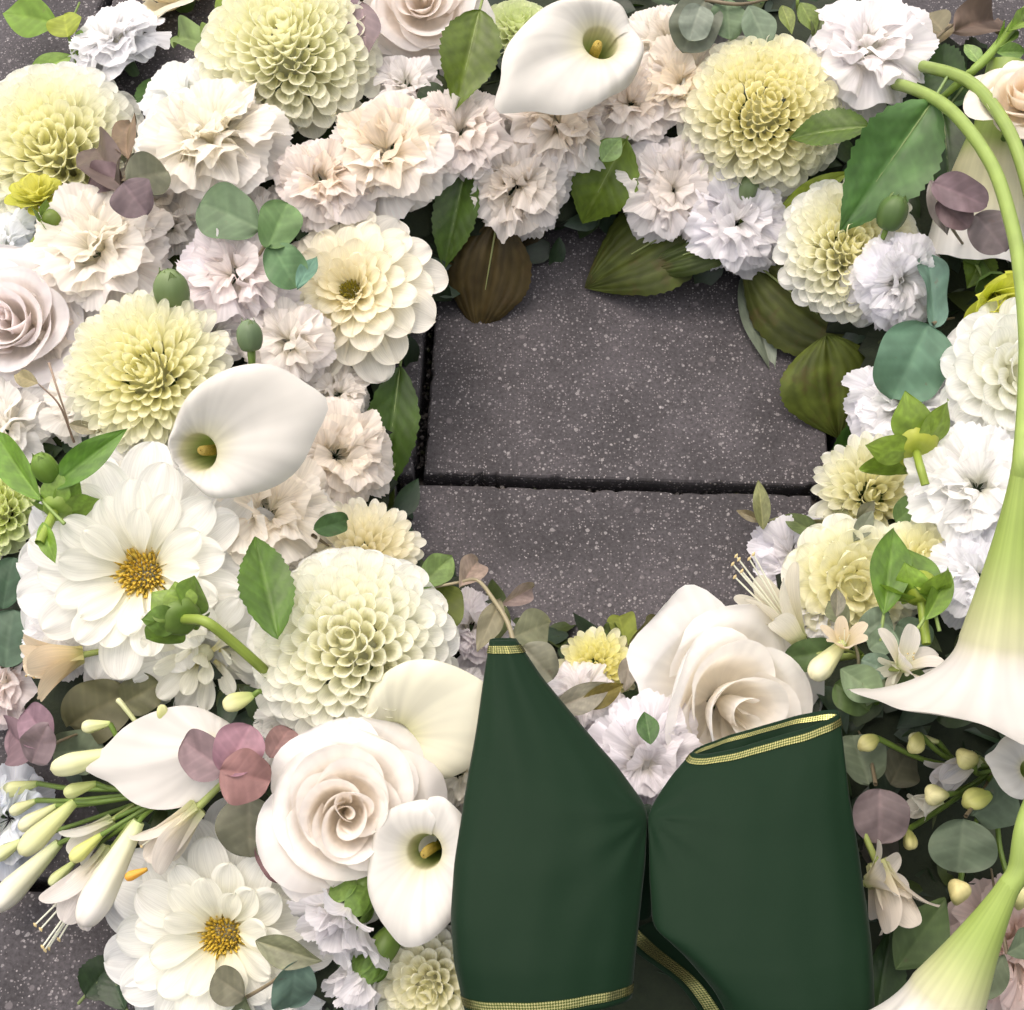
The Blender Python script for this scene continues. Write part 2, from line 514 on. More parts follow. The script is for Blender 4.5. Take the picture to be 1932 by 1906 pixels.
def carnation(x, y, rpx, label, dz=12, outer=(0.82, 0.79, 0.78), inner=(0.82, 0.75, 0.64), a=None, b=None, n=40, dome=0.72,
              seed=0, grp=None, sq=1.0, name="carnation", cat="carnation"):
    rd = random.Random(seed * 613 + 11)
    p = on(x, y, dz)
    R = rpx * 1.17 * pxm(p)
    root = thing(name, label, cat, frame(p, axis_at(p, a, b), s=R, spin=rd.uniform(0, 6.28)), grp)
    for i in range(n):
        t = i / (n - 1)
        el = math.asin(-0.12 + 1.10 * t ** 0.85) + rd.gauss(0, 0.13)
        az = i * GA + rd.gauss(0, 0.25)
        ln = (0.98 - 0.30 * t) * rd.uniform(0.86, 1.08)
        base = Vector((0.02 + 0.10 * t, 0, 0.02 + 0.05 * t))
        if t > 0.5:
            base = Vector((rd.uniform(0.02, 0.26), 0, 0.06))
        w = ln * rd.uniform(0.72, 0.98) * sq
        k = rd.randrange(5) if t < 0.35 else rd.randrange(2, 9)
        M = mat_rts(az, base, el, rd.gauss(0, 0.30 + 0.2 * t), ln * (dome + (1 - dome) * math.cos(el)), w)
        col = bright(lerp3(outer, inner, max(0, min(1, t ** 1.6 + rd.gauss(0, 0.06)))), 1.17)
        part("petal", PET_CARN[k], root, M, col)
    stem_part(root, 1.0, 0.07, 0.22, (0.12, 0.19, 0.09))
    return root

# ------------------------------------------------------------------ roses
def rose(x, y, rpx, label, dz=14, outer=(0.82, 0.77, 0.73), inner=(0.83, 0.68, 0.55), a=None, b=None, n=26, seed=0, spin=0.0,
         openness=1.0, height=0.85, name="rose", grp=None):
    rd = random.Random(seed * 311 + 3)
    p = on(x, y, dz)
    R = rpx * pxm(p)
    root = thing(name, label, "rose", frame(p, axis_at(p, a, b), s=R, spin=spin), grp)
    for i in range(n):
        t = i / (n - 1)                                     # 0 heart .. 1 outermost
        nu, nv = 15, 21
        u = np.linspace(0, 1, nu)[:, None]; s = np.linspace(-1, 1, nv)[None]
        span = math.radians(118 - 52 * t) * (1 + 0.08 * rd.gauss(0, 1))
        rim = (0.07 + 0.92 * t ** 0.9 * openness) * (1 + rd.gauss(0, 0.05))
        hgt = height * (0.86 + 0.14 * math.sin(min(1, t * 4) * 1.57) - 0.78 * t ** 1.7)
        curl = 0.03 + 0.24 * t ** 1.2
        az = i * GA + rd.gauss(0, 0.12)
        edge = np.clip(1 - (0.30 + 0.3 * t) * np.abs(s) ** 2.6 + 0.05 * np.exp(-(s / 0.22) ** 2), 0, 1.06)     # rounded shoulders, faint point
        uu = u * edge
        r = rim * (0.30 + 0.70 * np.sin(np.clip(uu, 0, 1) * math.pi / 2) ** (0.8 + 0.5 * t)) * (0.25 + 0.75 * sstep(0, 0.35, uu))
        zz = hgt * (uu ** (0.85 + 0.6 * t))
        ro = sstep(0.72, 1.0, uu) * curl
        r = r + ro * 0.8; zz = zz - ro * (0.30 + 0.75 * t) * (1 + 0.3 * np.sin(s * 4 + rd.uniform(0, 6)))
        r = r + (0.06 + 0.05 * t) * s                    # one edge tucks under its neighbour
        wob = 0.022 + 0.04 * t
        r = r + wob * u ** 2 * np.sin(s * 4.1 + rd.uniform(0, 6)); zz = zz + wob * u ** 2 * np.sin(s * 5.7 + rd.uniform(0, 6))
        th = az + s * span * (0.75 + 0.25 * u)
        # flattened heart
        P = np.stack([r * np.cos(th), r * np.sin(th), zz], -1)
        q = sstep(0.2, 0.95, u)[..., None] * np.ones((1, nv, 1))
        C = np.array((0.985, 0.955, 0.88)) * (1 - q) + np.array((1, 1, 1)) * q
        col = bright(lerp3(inner, outer, min(1, max(0, t ** 0.7 + rd.gauss(0, 0.05)))), 1.16)
        lean_ = Matrix.Translation((rd.gauss(0, 0.022), rd.gauss(0, 0.022), rd.gauss(0, 0.02))) @ Matrix.Rotation(rd.gauss(0, 0.07), 4, 'X') @ Matrix.Rotation(rd.gauss(0, 0.07), 4, 'Y')
        part("petal", grid_mesh("rose_petal", P, C, M_ROSE), root, lean_, col)
    stem_part(root, 0.8, 0.07, 0.25)
    return root

# ------------------------------------------------------------------ calla lilies
def calla(x, y, tip_deg, Rpx, label, dz=30, axis=(0, 0.2), h=None, axis_vec=None, front=2.4, back=0.45, wide=1.0, throat=0.3, tube=1.3, rise=0.5,
          pr=1.0, pz=0.45, roll=0.14, col=(0.67, 0.65, 0.595), green=(0.31, 0.41, 0.10), gup=0.3, spadix=True, point=0.2, stem_pts=None, name="calla_lily",
          inner_col=(0.62, 0.58, 0.22), wave=0.05, seed=0, stem_r=13, neck=0.45, lip=0.5):
    """x, y is where the throat shows; the limb reaches front towards tip_deg (degrees in the picture, anticlockwise from right) and back on the seam side, in units of Rpx"""
    rd = random.Random(seed * 91 + 2)
    p = on(x, y, dz) if h is None else at(x, y, h)
    R = Rpx * pxm(p)
    ax = (TOW + RIGHT * axis[0] + UPI * axis[1]).normalized() if axis_vec is None else (RIGHT * axis_vec[0] + UPI * axis_vec[1] + TOW * axis_vec[2]).normalized()
    td = RIGHT * math.cos(math.radians(tip_deg)) + UPI * math.sin(math.radians(tip_deg))
    root = thing(name, label, "calla lily", frame(p, ax, td, s=R))
    nt_, nl, nf = 16, 36, 96
    F = np.linspace(-math.pi, math.pi, nf)[None]
    ph = rd.uniform(0, 6.28)
    ec = (front - back) / (front + back)
    rim = front * (1 - ec) / (1 - ec * np.cos(F))                 # egg shaped limb, throat near its narrow end
    rim = rim * (1 + 0.045 * np.sin(3 * F + ph) + 0.02 * np.sin(7 * F + ph * 2)) + point * np.exp(-(F / 0.13) ** 2)
    spir = 1 + 0.05 * F / math.pi                                  # one margin wraps over the other
    vt = np.linspace(0, 1, nt_, endpoint=False)[:, None]
    r1 = throat * (neck + (1 - neck) * vt ** (0.8 if neck > 0.3 else 1.3)) * spir
    z1 = -tube * (1 - vt) * np.ones_like(F)
    w = np.linspace(0, 1, nl)[:, None]
    rc = np.maximum(rim, throat * 1.12)
    fr = (rc - back) / (front - back + 1e-6)                       # 0 at the seam, 1 at the tip
    r2 = (throat + (rc - throat) * w ** pr) * spir
    f = 1 - (1 - w) ** (1 / pz) if pz < 1 else w ** pz
    z2 = rise * f * (lip + (1 - lip) * np.clip(fr, 0, 1) ** 0.7)
    z2 = z2 - roll * w ** 7 * (0.6 + 0.8 * np.sin(2 * F + ph) ** 2)
    z2 = z2 + wave * w ** 2.2 * (np.sin(3 * F + ph) + 0.6 * np.sin(5 * F + ph * 1.7)) * (0.4 + 0.6 * np.clip(fr, 0, 1))
    z2 = z2 + 0.006 * w ** 1.5 * np.sin(17 * F + 2 * w + ph) + 0.03 * w ** 1.3 * np.sin(6 * F - 2.5 * w + ph * 3)
    # the sheet furrows along its middle towards the tip
    z2 = z2 - 0.10 * np.exp(-(F / 0.25) ** 2) * w ** 2
    tw = 0.16 * w ** 2 * np.sin(F + ph)
    F = F * 1.07
    P1 = np.stack([r1 * np.cos(F), r1 * np.sin(F), z1], -1)
    P2 = np.stack([r2 * np.cos(F + tw), r2 * np.sin(F + tw) * (1 + (wide - 1) * w), z2], -1)
    P = np.concatenate([P1, P2], 0)
    v = np.concatenate([vt * 0.4, 0.4 + 0.6 * w])[:, 0]
    g = (1 - sstep(gup * 0.4, gup * 1.5, v))[:, None, None]
    yl = (1 - sstep(0.28, 0.62, v))[:, None, None]
    C = np.array(col) * np.ones((nt_ + nl, nf, 1))
    C = C * (1 - yl * 0.6) + np.array(inner_col) * yl * 0.6
    C = C * (1 - g) + np.array(green) * g
    C = C * (1 + 0.012 * np.sin(29 * F + ph))[..., None]
    part("spathe", grid_mesh("spathe", P, C, M_CALLA), root)
    if spadix:
        part("spadix", tube_mesh("spadix", [(0, 0, -tube), (0, 0, -tube * 0.5), (0.03, 0.01, -tube * 0.15), (0.06, 0.02, 0.0), (0.07, 0.02, 0.05)],
             [0.095, 0.105, 0.10, 0.085, 0.012], M_SPADIX, n=22, k=14, col=(0.66, 0.48, 0.10), col2=(0.72, 0.54, 0.14)), root)
    inv = root.matrix_basis.inverted()
    rn = throat * neck * 1.02
    if stem_pts is None:
        pts = [(0, 0, -tube + 0.05), (0, 0, -tube - 0.5), (0, 0, -tube - 1.3)]
        rr = [rn, rn, rn * 0.9]
    else:
        pts = [(0, 0, -tube + 0.05), (0, 0, -tube - 0.25)] + [tuple(inv @ at(*q)) for q in stem_pts]
        rr = [rn, rn * 0.97] + [stem_r / Rpx] * len(stem_pts)
    part("stem", tube_mesh("stem", pts, rr, M_STEM, n=70, k=14, col=tuple(green), col2=(0.24, 0.33, 0.08)), root)
    return root

# ------------------------------------------------------------------ leaves
def leaf_mesh(name, mat, W=0.36, peak=0.42, teeth=14, tooth=0.05, fold=0.25, bend=0.5, veins=8, relief=0.012, curl=0.0, rib=(1.5, 1.4, 1.4), tipx=1.0,
              wavy=0.02, seed=0, round_=False, ribs=0):
    rg = np.random.default_rng(seed)
    nu, nv = (40, 17) if not ribs else (36, 41)
    u = np.linspace(0, 1, nu)[:, None]; s = np.linspace(-1, 1, nv)[None]
    if round_:
        w = W * np.sqrt(np.clip(1 - (2 * u - 1) ** 2, 0, 1)) * (1 + 0.06 * np.sin(u * 7 + rg.uniform(0, 6)))
    else:
        a = math.log(0.5) / math.log(peak)
        w = W * np.sin(np.pi * np.clip(u, 0, 1) ** a) ** 0.9 * (1 - 0.25 * u ** 4)
    saw = ((u * teeth) % 1)
    w = w * (1 - tooth * saw * 2 * (u < 0.97))
    x = u * tipx + 0.06 * np.abs(s) * u * (1 - u) * 2
    y = s * w
    z = fold * np.abs(s) * w - bend * 0.35 * (u - 0.15) ** 2
    ph = rg.uniform(0, 6.28, 3)
    z = z + wavy * np.sin(u * 9 + s * 2 + ph[0]) * np.abs(s) + wavy * 0.7 * np.sin(u * 5 + ph[1]) * s - curl * (s ** 2) * w * 1.6
    vn = (u - np.abs(s) * 0.20) * veins if not ribs else np.abs(s) ** 0.9 * ribs - 0.5 * u + 0.2
    groove = np.exp(-(((vn % 1) - 0.5) / 0.13) ** 2) * (np.abs(s) < 0.93) * (w > 0.02)
    z = z - relief * groove * (1 - np.abs(s) * 0.5) - relief * 2.0 * np.exp(-(s / 0.09) ** 2) * (1 - 0.5 * u)
    P = np.stack([x * np.ones_like(s), y, z], -1)
    mr = np.exp(-(s / 0.07) ** 2) * (1 - 0.6 * u)
    tint = 1 + groove[..., None] * (0.14 if not ribs else -0.22) + mr[..., None] * (np.array(rib) - 1)
    tint = tint * (1 + 0.06 * np.sin(u * 13 + s * 5 + ph[2]))[..., None]
    ST = np.stack([u * np.ones_like(s), (s + 1) / 2 * np.ones_like(u)], -1)
    return grid_mesh(name, P, tint, mat, ST=ST)

LF = {
    'serrate': [leaf_mesh("serrate_leaf", M_LEAF, W=0.36, teeth=15, tooth=0.06, fold=0.28, bend=0.55, relief=0.008, seed=k) for k in range(4)],
    'olive': [leaf_mesh("olive_leaf", M_LEAFOLD, W=0.40, teeth=16, tooth=0.03, fold=0.2, bend=0.8, veins=7, relief=0.016, curl=0.25, wavy=0.03, ribs=4.5, seed=10 + k, peak=0.45, rib=(1.1, 1.1, 1.05)) for k in range(4)],
    'plain': [leaf_mesh("plain_leaf", M_LEAF, W=0.25, teeth=1, tooth=0.0, fold=0.35, bend=0.5, relief=0.005, seed=20 + k, peak=0.45) for k in range(4)],
    'round': [leaf_mesh("round_leaf", M_EUC, W=0.50, teeth=1, tooth=0.0, fold=0.2, bend=0.55, veins=5, relief=0.006, seed=30 + k, round_=True, rib=(1.35, 1.3, 1.3), wavy=0.05) for k in range(5)],
    'oval': [leaf_mesh("oval_leaf", M_EUC, W=0.34, teeth=1, tooth=0.0, fold=0.15, bend=0.5, veins=6, relief=0.004, seed=40 + k, peak=0.48, rib=(1.35, 1.3, 1.3), wavy=0.03) for k in range(5)],
    'sepal': [leaf_mesh("sepal", M_LEAF, W=0.27, teeth=1, tooth=0.0, fold=0.1, bend=-0.8, veins=3, relief=0.004, seed=50 + k, peak=0.42, rib=(1.15, 1.15, 1.1)) for k in range(3)],
}

def leaf_frame(p0, p1, tilt, wscale=1.0):
    """matrix of a leaf lying from p0 (stalk end) to p1 (tip), its face turned towards the viewer plus tilt (right, up)"""
    xd = p1 - p0
    L = xd.length
    x = xd.normalized()
    z = TOW + RIGHT * tilt[0] + UPI * tilt[1]
    z = (z - x * z.dot(x)).normalized()
    y = z.cross(x)
    M = Matrix(((x.x, y.x, z.x, p0.x), (x.y, y.y, z.y, p0.y), (x.z, y.z, z.z, p0.z), (0, 0, 0, 1)))
    return M, L

def leaf(kind, x0, y0, x1, y1, wpx, color, label, dz=10, dz1=None, tilt=(0, 0), name="green_leaf", cat="leaf", grp=None, seed=0, h=None, h1=None, stalk=True):
    p0 = on(x0, y0, dz) if h is None else at(x0, y0, h)
    p1 = on(x1, y1, dz if dz1 is None else dz1) if h is None else at(x1, y1, h if h1 is None else h1)
    M, L = leaf_frame(p0, p1, tilt)
    me = LF[kind][seed % len(LF[kind])]
    base_w = {'serrate': 0.72, 'olive': 0.8, 'plain': 0.5, 'round': 1.0, 'oval': 0.68, 'sepal': 0.54}[kind]
    wl = wpx * pxm(p0) / base_w
    root = thing(name, label, cat, M, grp)
    S = Matrix.Diagonal((L, wl, (L + wl) / 2, 1))
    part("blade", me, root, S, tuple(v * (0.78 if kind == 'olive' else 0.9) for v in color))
    if stalk:
        c = lerp3(color, (0.35, 0.42, 0.16), 0.45)
        part("midrib", tube_mesh("midrib", [(-0.22 * L, 0, -0.10 * L), (0, 0, -0.002), (0.3 * L, 0, -0.0012 - 0.02 * L * 0.35), (0.62 * L, 0, -0.10 * L * 0.5)],
             [0.0011, 0.0010, 0.0008, 0.0004], M_STEM, n=14, k=6), root, None, c)
    return root

def sprig(label, leaves, stem=None, name="eucalyptus_sprig", cat="eucalyptus", grp=None, stem_col=(0.20, 0.16, 0.10), stem_r=4.0, dz=20):
    """leaves: (kind, x0, y0, x1, y1, width, colour, dz[, tilt[, label]]); stem: list of (x, y, dz)"""
    x, y = (stem[0][:2] if stem else leaves[0][1:3])
    p = on(x, y, dz)
    root = thing(name, label, cat, Matrix.Translation(p), grp)
    inv = root.matrix_basis.inverted()
    if stem:
        pts = [tuple(inv @ on(*q)) for q in stem]
        r = stem_r * pxm(p)
        part("stem", tube_mesh("stem", pts, [r, r * 0.8, r * 0.5], M_STEM, n=24, k=7), root, None, stem_col)
    for k, lf in enumerate(leaves):
        kind, x0, y0, x1, y1, w, c, d = lf[:8]
        tilt = lf[8] if len(lf) > 8 else (0, 0)
        d0, d1 = d if isinstance(d, tuple) else (d, d)
        p0, p1 = on(x0, y0, d0), on(x1, y1, d1)
        M, L = leaf_frame(p0, p1, tilt)
        bw = {'serrate': 0.72, 'olive': 0.8, 'plain': 0.5, 'round': 1.0, 'oval': 0.68, 'sepal': 0.54}[kind]
        wl = w * pxm(p0) / bw
        me = LF[kind][(k * 3 + int(x0)) % len(LF[kind])]
        if kind in ('round', 'oval'):
            c = tuple(v * 0.84 for v in c)
        part("leaf", me, root, inv @ M @ Matrix.Diagonal((L, wl, (L + wl) / 2, 1)), c)
    return root

# ------------------------------------------------------------------ buds
def lathe_mesh(name, prof, mat, k=14, lobes=0, depth=0.0, cols=None, twist=0.0, n=18):
    P = catmull([(r, 0, z) for r, z in prof], n)
    th = np.linspace(0, 2 * np.pi, k, endpoint=False)
    t = np.linspace(0, 1, n)
    lob = 1 - depth * (0.5 - 0.5 * np.cos(lobes * (th[None] + twist * t[:, None]))) * np.ones((n, 1)) if lobes else np.ones((n, k))
    r = np.maximum(P[:, 0], 0.0005)[:, None] * lob
    G = np.stack([r * np.cos(th), r * np.sin(th), np.repeat(P[:, 2:3], k, 1)], -1)
    C = None
    if cols is not None:
        cc = np.array(cols, float)
        tt = np.linspace(0, 1, len(cc))
        c = np.stack([np.interp(t, tt, cc[:, q]) for q in range(3)], -1)
        C = np.repeat(c[:, None], k, 1)
    return grid_mesh(name, G, C if C is not None else np.ones(3), mat, wrap=True)

BUD_LONG = lathe_mesh("long_bud", [(0.07, 0), (0.10, 0.15), (0.17, 0.55), (0.19, 0.75), (0.13, 0.93), (0.0, 1.0)], M_BUD, 18, 6, 0.13,
                      [(0.62, 0.76, 0.38), (0.95, 0.97, 0.78), (1, 1, 0.98), (1, 0.98, 0.92)])
BUD_SHORT = lathe_mesh("short_bud", [(0.12, 0), (0.22, 0.15), (0.36, 0.5), (0.36, 0.75), (0.22, 0.95), (0.0, 1.0)], M_BUD, 24, 3, 0.26,
                       [(0.5, 0.66, 0.28), (0.85, 0.90, 0.55), (1, 1, 0.8), (1, 0.98, 0.8)])
BUD_GREEN = lathe_mesh("green_bud", [(0.05, 0), (0.30, 0.06), (0.42, 0.4), (0.38, 0.72), (0.2, 0.94), (0.0, 1.0)], M_BUD, 20, 5, 0.10,
                       [(0.8, 0.9, 0.75), (1, 1, 1), (1, 1, 1), (1.25, 1.2, 1.3)])

def sub(parent, name, M):
    o = bpy.data.objects.new(name, None)
    COL.objects.link(o)
    o.parent = parent
    o.matrix_basis = parent.matrix_basis.inverted() @ M
    return o

def dir3(deg, lift):
    """direction in the picture plane (degrees) raised towards the viewer by lift"""
    return (RIGHT * math.cos(math.radians(deg)) + UPI * math.sin(math.radians(deg)) + TOW * lift).normalized()

def bud(x, y, length, deg, lift, label, color, kind='long', dz=30, wide=1.0, name="flower_bud", cat="flower bud", grp=None, stem=None, stem_col=(0.14, 0.22, 0.04), sr=5, parent=None):
    """bud whose stalk end shows at x, y, pointing to deg in the picture"""
    p = on(x, y, dz)
    s = length * pxm(p)
    M = frame(p, dir3(deg, lift))
    me = {'long': BUD_LONG, 'short': BUD_SHORT, 'green': BUD_GREEN}[kind]
    root = thing(name, label, cat, M, grp) if parent is None else sub(parent, "bud", M)
    part("bud_body", me, root, Matrix.Diagonal((s * wide, s * wide, s, 1)), color)
    if kind == 'green':
        for i in range(5):
            part("calyx_lobe", LF['sepal'][i % 3], root, mat_rts(i * 1.2566 + 0.3, Vector((0.30 * s * wide, 0, 0.06 * s)), math.radians(86 + 7 * (i % 2)), 0, s * 0.98, s * 0.95), lerp3(color, (0.3, 0.38, 0.16), 0.25 + 0.1 * (i % 3)))
    inv = M.inverted()
    pts = [(0, 0, 0.02 * s)] + ([tuple(inv @ on(*q)) for q in stem] if stem else [(0, 0, -0.3 * s), tuple(inv @ (p + dir3(deg, lift) * (-0.6 * s) - Vector((0, 0, 0.03))))])
    r = sr * pxm(p)
    part("stem", tube_mesh("stem", pts, [r * 1.2, r, r], M_STEM, n=16, k=7), root, None, stem_col)
    return root

def sepal_bud(x, y, rpx, deg, lift, label, dz=35, ns=6, color=(0.16, 0.26, 0.035), core=(0.42, 0.46, 0.06), stem=None, seed=0, spread=35, blunt=1.0, corez=0.9, name="dahlia_bud", back=False, sr=9, lens=1.0):
    """round dahlia bud ringed by green bracts; back=True shows it from the stalk side"""
    rd = random.Random(seed + 77)
    p = on(x, y, dz)
    s = rpx * pxm(p)
    M = frame(p, dir3(deg, lift), spin=rd.uniform(0, 1))
    root = thing(name, label, "dahlia bud", M)
    part("bud_body", BUD_GREEN, root, Matrix.Translation((0, 0, -0.1 * s)) @ Matrix.Diagonal((s * 1.15, s * 1.15, s * corez, 1)), core)
    for i in range(ns):
        az = i * 2 * math.pi / ns + rd.gauss(0, 0.1)
        el = math.radians(spread + rd.gauss(0, 9))
        me = LF['sepal'][i % 3]
        ln = s * rd.uniform(0.82, 1.1) * lens
        part("bract", me, root, mat_rts(az, Vector((s * 0.12, 0, -0.04 * s)), el, rd.gauss(0, 0.15), ln, ln * 1.35 * blunt), lerp3(color, (0.24, 0.34, 0.05), rd.random() * 0.7))
    inv = M.inverted()
    pts = [(0, 0, 0)] + ([tuple(inv @ on(*q)) for q in stem] if stem else [(0, 0, -0.5 * s), (0, 0, -1.2 * s)])
    r = sr * pxm(p)
    part("stem", tube_mesh("stem", pts, [r, r, r], M_STEM, n=20, k=8), root, None, lerp3(color, (0.30, 0.38, 0.06), 0.7))
    return root

# open floret of an agapanthus: six tepals on a tube with stamens
TEPAL = strip_petal("tepal", 14, 7, lambda u: 0.13 * (0.6 + 0.4 * sstep(0, 0.6, u)) * tipw(u, 0.55, 1.8) + 0.002,
                    lambda u: np.interp(u, [0, 0.5, 1], [1.0, 1.2, 0.9]), lambda u: np.interp(u, [0, 0.55, 1], [0.25, 0.0, -0.9]),
                    colgrad((0.72, 0.82, 0.45), (0.95, 0.95, 0.8), (1, 1, 1), 0.25, 0.6), M_PETAL, jitter=0.01, seed=3)
def floret(x, y, length, deg, lift, label, dz=35, color=(0.80, 0.76, 0.68), spread=22, stamens=5, name="open_floret", cat="floret", grp=None, stem=None, tlen=0.75, seed=0, stam_len=1.25, width=1.0, parent=None):
    rd = random.Random(seed + 5)
    p = on(x, y, dz)
    s = length * pxm(p)
    M = frame(p, dir3(deg, lift), spin=rd.uniform(0, 1))
    root = thing(name, label, cat, M, grp) if parent is None else sub(parent, "floret", M)
    for i in range(6):
        az = i * math.pi / 3
        el = math.radians(90 - spread + (6 if i % 2 else -6) + rd.gauss(0, 6))
        part("petal", TEPAL, root, mat_rts(az, Vector((0.05 * s, 0, 0.02 * s)), el, rd.gauss(0, 0.1), s * tlen * 1.25, s * 0.27 * width), lerp3(color, (0.8, 0.7, 0.55), rd.random() * 0.25))
    for i in range(stamens):
        az = rd.uniform(0, 6.28); sp = rd.uniform(0.05, 0.22)
        e = Vector((math.cos(az) * sp * s, math.sin(az) * sp * s, s * stam_len * rd.uniform(0.9, 1.05)))
        e3 = np.array(e)
        fil = tube_data([(0, 0, 0.1 * s), tuple(e * 0.6), tuple(e)], [0.014 * s, 0.012 * s, 0.010 * s], 9, 5, col=(0.85, 0.85, 0.7))
        ant = tube_data([tuple(e - Vector((0.03 * s, 0, 0))), tuple(e), tuple(e + Vector((0.03 * s, 0, 0.01 * s)))], [0.004 * s, 0.022 * s, 0.004 * s], 6, 6, col=(0.62, 0.5, 0.25))
        part("stamen", to_mesh("stamen", *join_data([fil, ant]), M_BUD), root)
    inv = M.inverted()
    r = 0.05 * s
    pts = [(0, 0, 0.08 * s), (0, 0, 0)] + ([tuple(inv @ on(*q)) for q in stem] if stem else [(0, 0, -0.4 * s)])
    part("stem", tube_mesh("stem", pts, [r * 1.5, r, r * 0.8], M_STEM, n=16, k=7), root, None, (0.30, 0.36, 0.10))
    return root
# ------------------------------------------------------------------ the setting: paving slabs
def slab_mat():
    m, nt, out = newmat("paving_concrete")
    L = nt.links.new
    tc = nd(nt, "ShaderNodeTexCoord")
    geo = nd(nt, "ShaderNodeNewGeometry")
    pos = geo.outputs["Position"]
    n1 = nd(nt, "ShaderNodeTexNoise", i_Scale=16.0, i_Detail=5.0, i_Roughness=0.62)
    L(pos, n1.inputs["Vector"])
    n2 = nd(nt, "ShaderNodeTexNoise", i_Scale=420.0, i_Detail=4.0, i_Roughness=0.7)
    L(pos, n2.inputs["Vector"])
    cr = nd(nt, "ShaderNodeValToRGB")
    cr.color_ramp.elements[0].color = (0.040, 0.0365, 0.039, 1); cr.color_ramp.elements[0].position = 0.33
    cr.color_ramp.elements[1].color = (0.080, 0.0725, 0.078, 1); cr.color_ramp.elements[1].position = 0.68
    L(n1.outputs[0], cr.inputs[0])
    mr = nd(nt, "ShaderNodeMapRange")
    L(n2.outputs[0], mr.inputs[0])
    mr.inputs[1].default_value, mr.inputs[2].default_value, mr.inputs[3].default_value, mr.inputs[4].default_value = 0.3, 0.72, 0.55, 1.5
    cb = nd(nt, "ShaderNodeCombineColor")
    for k in range(3):
        L(mr.outputs[0], cb.inputs[k])
    col = mixc(nt, 'MULTIPLY', 1.0, cr.outputs[0], cb.outputs[0])
    n0 = nd(nt, "ShaderNodeTexNoise", i_Scale=5.5, i_Detail=6.0, i_Roughness=0.6)
    L(pos, n0.inputs["Vector"])
    m0 = nd(nt, "ShaderNodeMapRange")
    L(n0.outputs[0], m0.inputs[0])
    m0.inputs[1].default_value, m0.inputs[2].default_value, m0.inputs[3].default_value, m0.inputs[4].default_value = 0.35, 0.65, 0.72, 1.22
    c0 = nd(nt, "ShaderNodeCombineColor")
    for k in range(3):
        L(m0.outputs[0], c0.inputs[k])
    col = mixc(nt, 'MULTIPLY', 1.0, col, c0.outputs[0])
    # exposed aggregate: pale chips of several sizes
    hs = []
    for sc, thr, soft, rnd, colr, amt in ((105, 0.17, 0.06, 0.62, (0.24, 0.215, 0.22), 0.7), (175, 0.19, 0.05, 0.62, (0.42, 0.395, 0.39), 0.9), (300, 0.22, 0.06, 0.50, (0.38, 0.355, 0.355), 0.85),
                                     (560, 0.28, 0.08, 0.45, (0.36, 0.33, 0.33), 0.8), (230, 0.26, 0.08, 0.75, (0.028, 0.024, 0.026), 0.8)):
        wp = nd(nt, "ShaderNodeTexNoise", i_Scale=sc * 1.7, i_Detail=2.0)
        L(pos, wp.inputs["Vector"])
        ad = nd(nt, "ShaderNodeVectorMath", operation='MULTIPLY_ADD')
        L(wp.outputs["Color"], ad.inputs[0])
        ad.inputs[1].default_value = (0.35 / sc,) * 3
        L(pos, ad.inputs[2])
        vo = nd(nt, "ShaderNodeTexVoronoi", i_Scale=float(sc))
        L(ad.outputs[0], vo.inputs["Vector"])
        sep = nd(nt, "ShaderNodeSeparateColor")
        L(vo.outputs["Color"], sep.inputs[0])
        pick = nd(nt, "ShaderNodeMapRange")
        L(sep.outputs[0], pick.inputs[0])
        pick.inputs[1].default_value, pick.inputs[2].default_value = rnd, rnd + 0.02
        # chip size differs from cell to cell
        sz = nd(nt, "ShaderNodeMapRange")
        L(sep.outputs[1], sz.inputs[0])
        sz.inputs[3].default_value, sz.inputs[4].default_value = thr * 0.6, thr * 1.5
        df = nd(nt, "ShaderNodeMath", operation='SUBTRACT')
        L(sz.outputs[0], df.inputs[0]); L(vo.outputs["Distance"], df.inputs[1])
        dm = nd(nt, "ShaderNodeMapRange")
        L(df.outputs[0], dm.inputs[0])
        dm.inputs[1].default_value, dm.inputs[2].default_value = 0.0, soft
        mu = nd(nt, "ShaderNodeMath", operation='MULTIPLY')
        L(pick.outputs[0], mu.inputs[0]); L(dm.outputs[0], mu.inputs[1])
        mu2 = nd(nt, "ShaderNodeMath", operation='MULTIPLY')
        L(mu.outputs[0], mu2.inputs[0])
        br = nd(nt, "ShaderNodeMapRange")
        L(sep.outputs[2], br.inputs[0]); br.inputs[3].default_value, br.inputs[4].default_value = 0.35 * amt, amt
        L(br.outputs[0], mu2.inputs[1])
        col = mixc(nt, 'MIX', mu2.outputs[0], col, colr)
        hs.append(mu.outputs[0])
    p = nd(nt, "ShaderNodeBsdfPrincipled")
    L(col, p.inputs["Base Color"])
    p.inputs["Roughness"].default_value = 0.78
    p.inputs["Specular IOR Level"].default_value = 0.35
    bp = nd(nt, "ShaderNodeBump", i_Strength=0.5, i_Distance=0.0006)
    L(n2.outputs[0], bp.inputs["Height"])
    L(bp.outputs[0], p.inputs["Normal"])
    L(p.outputs[0], out.inputs[0])
    return m

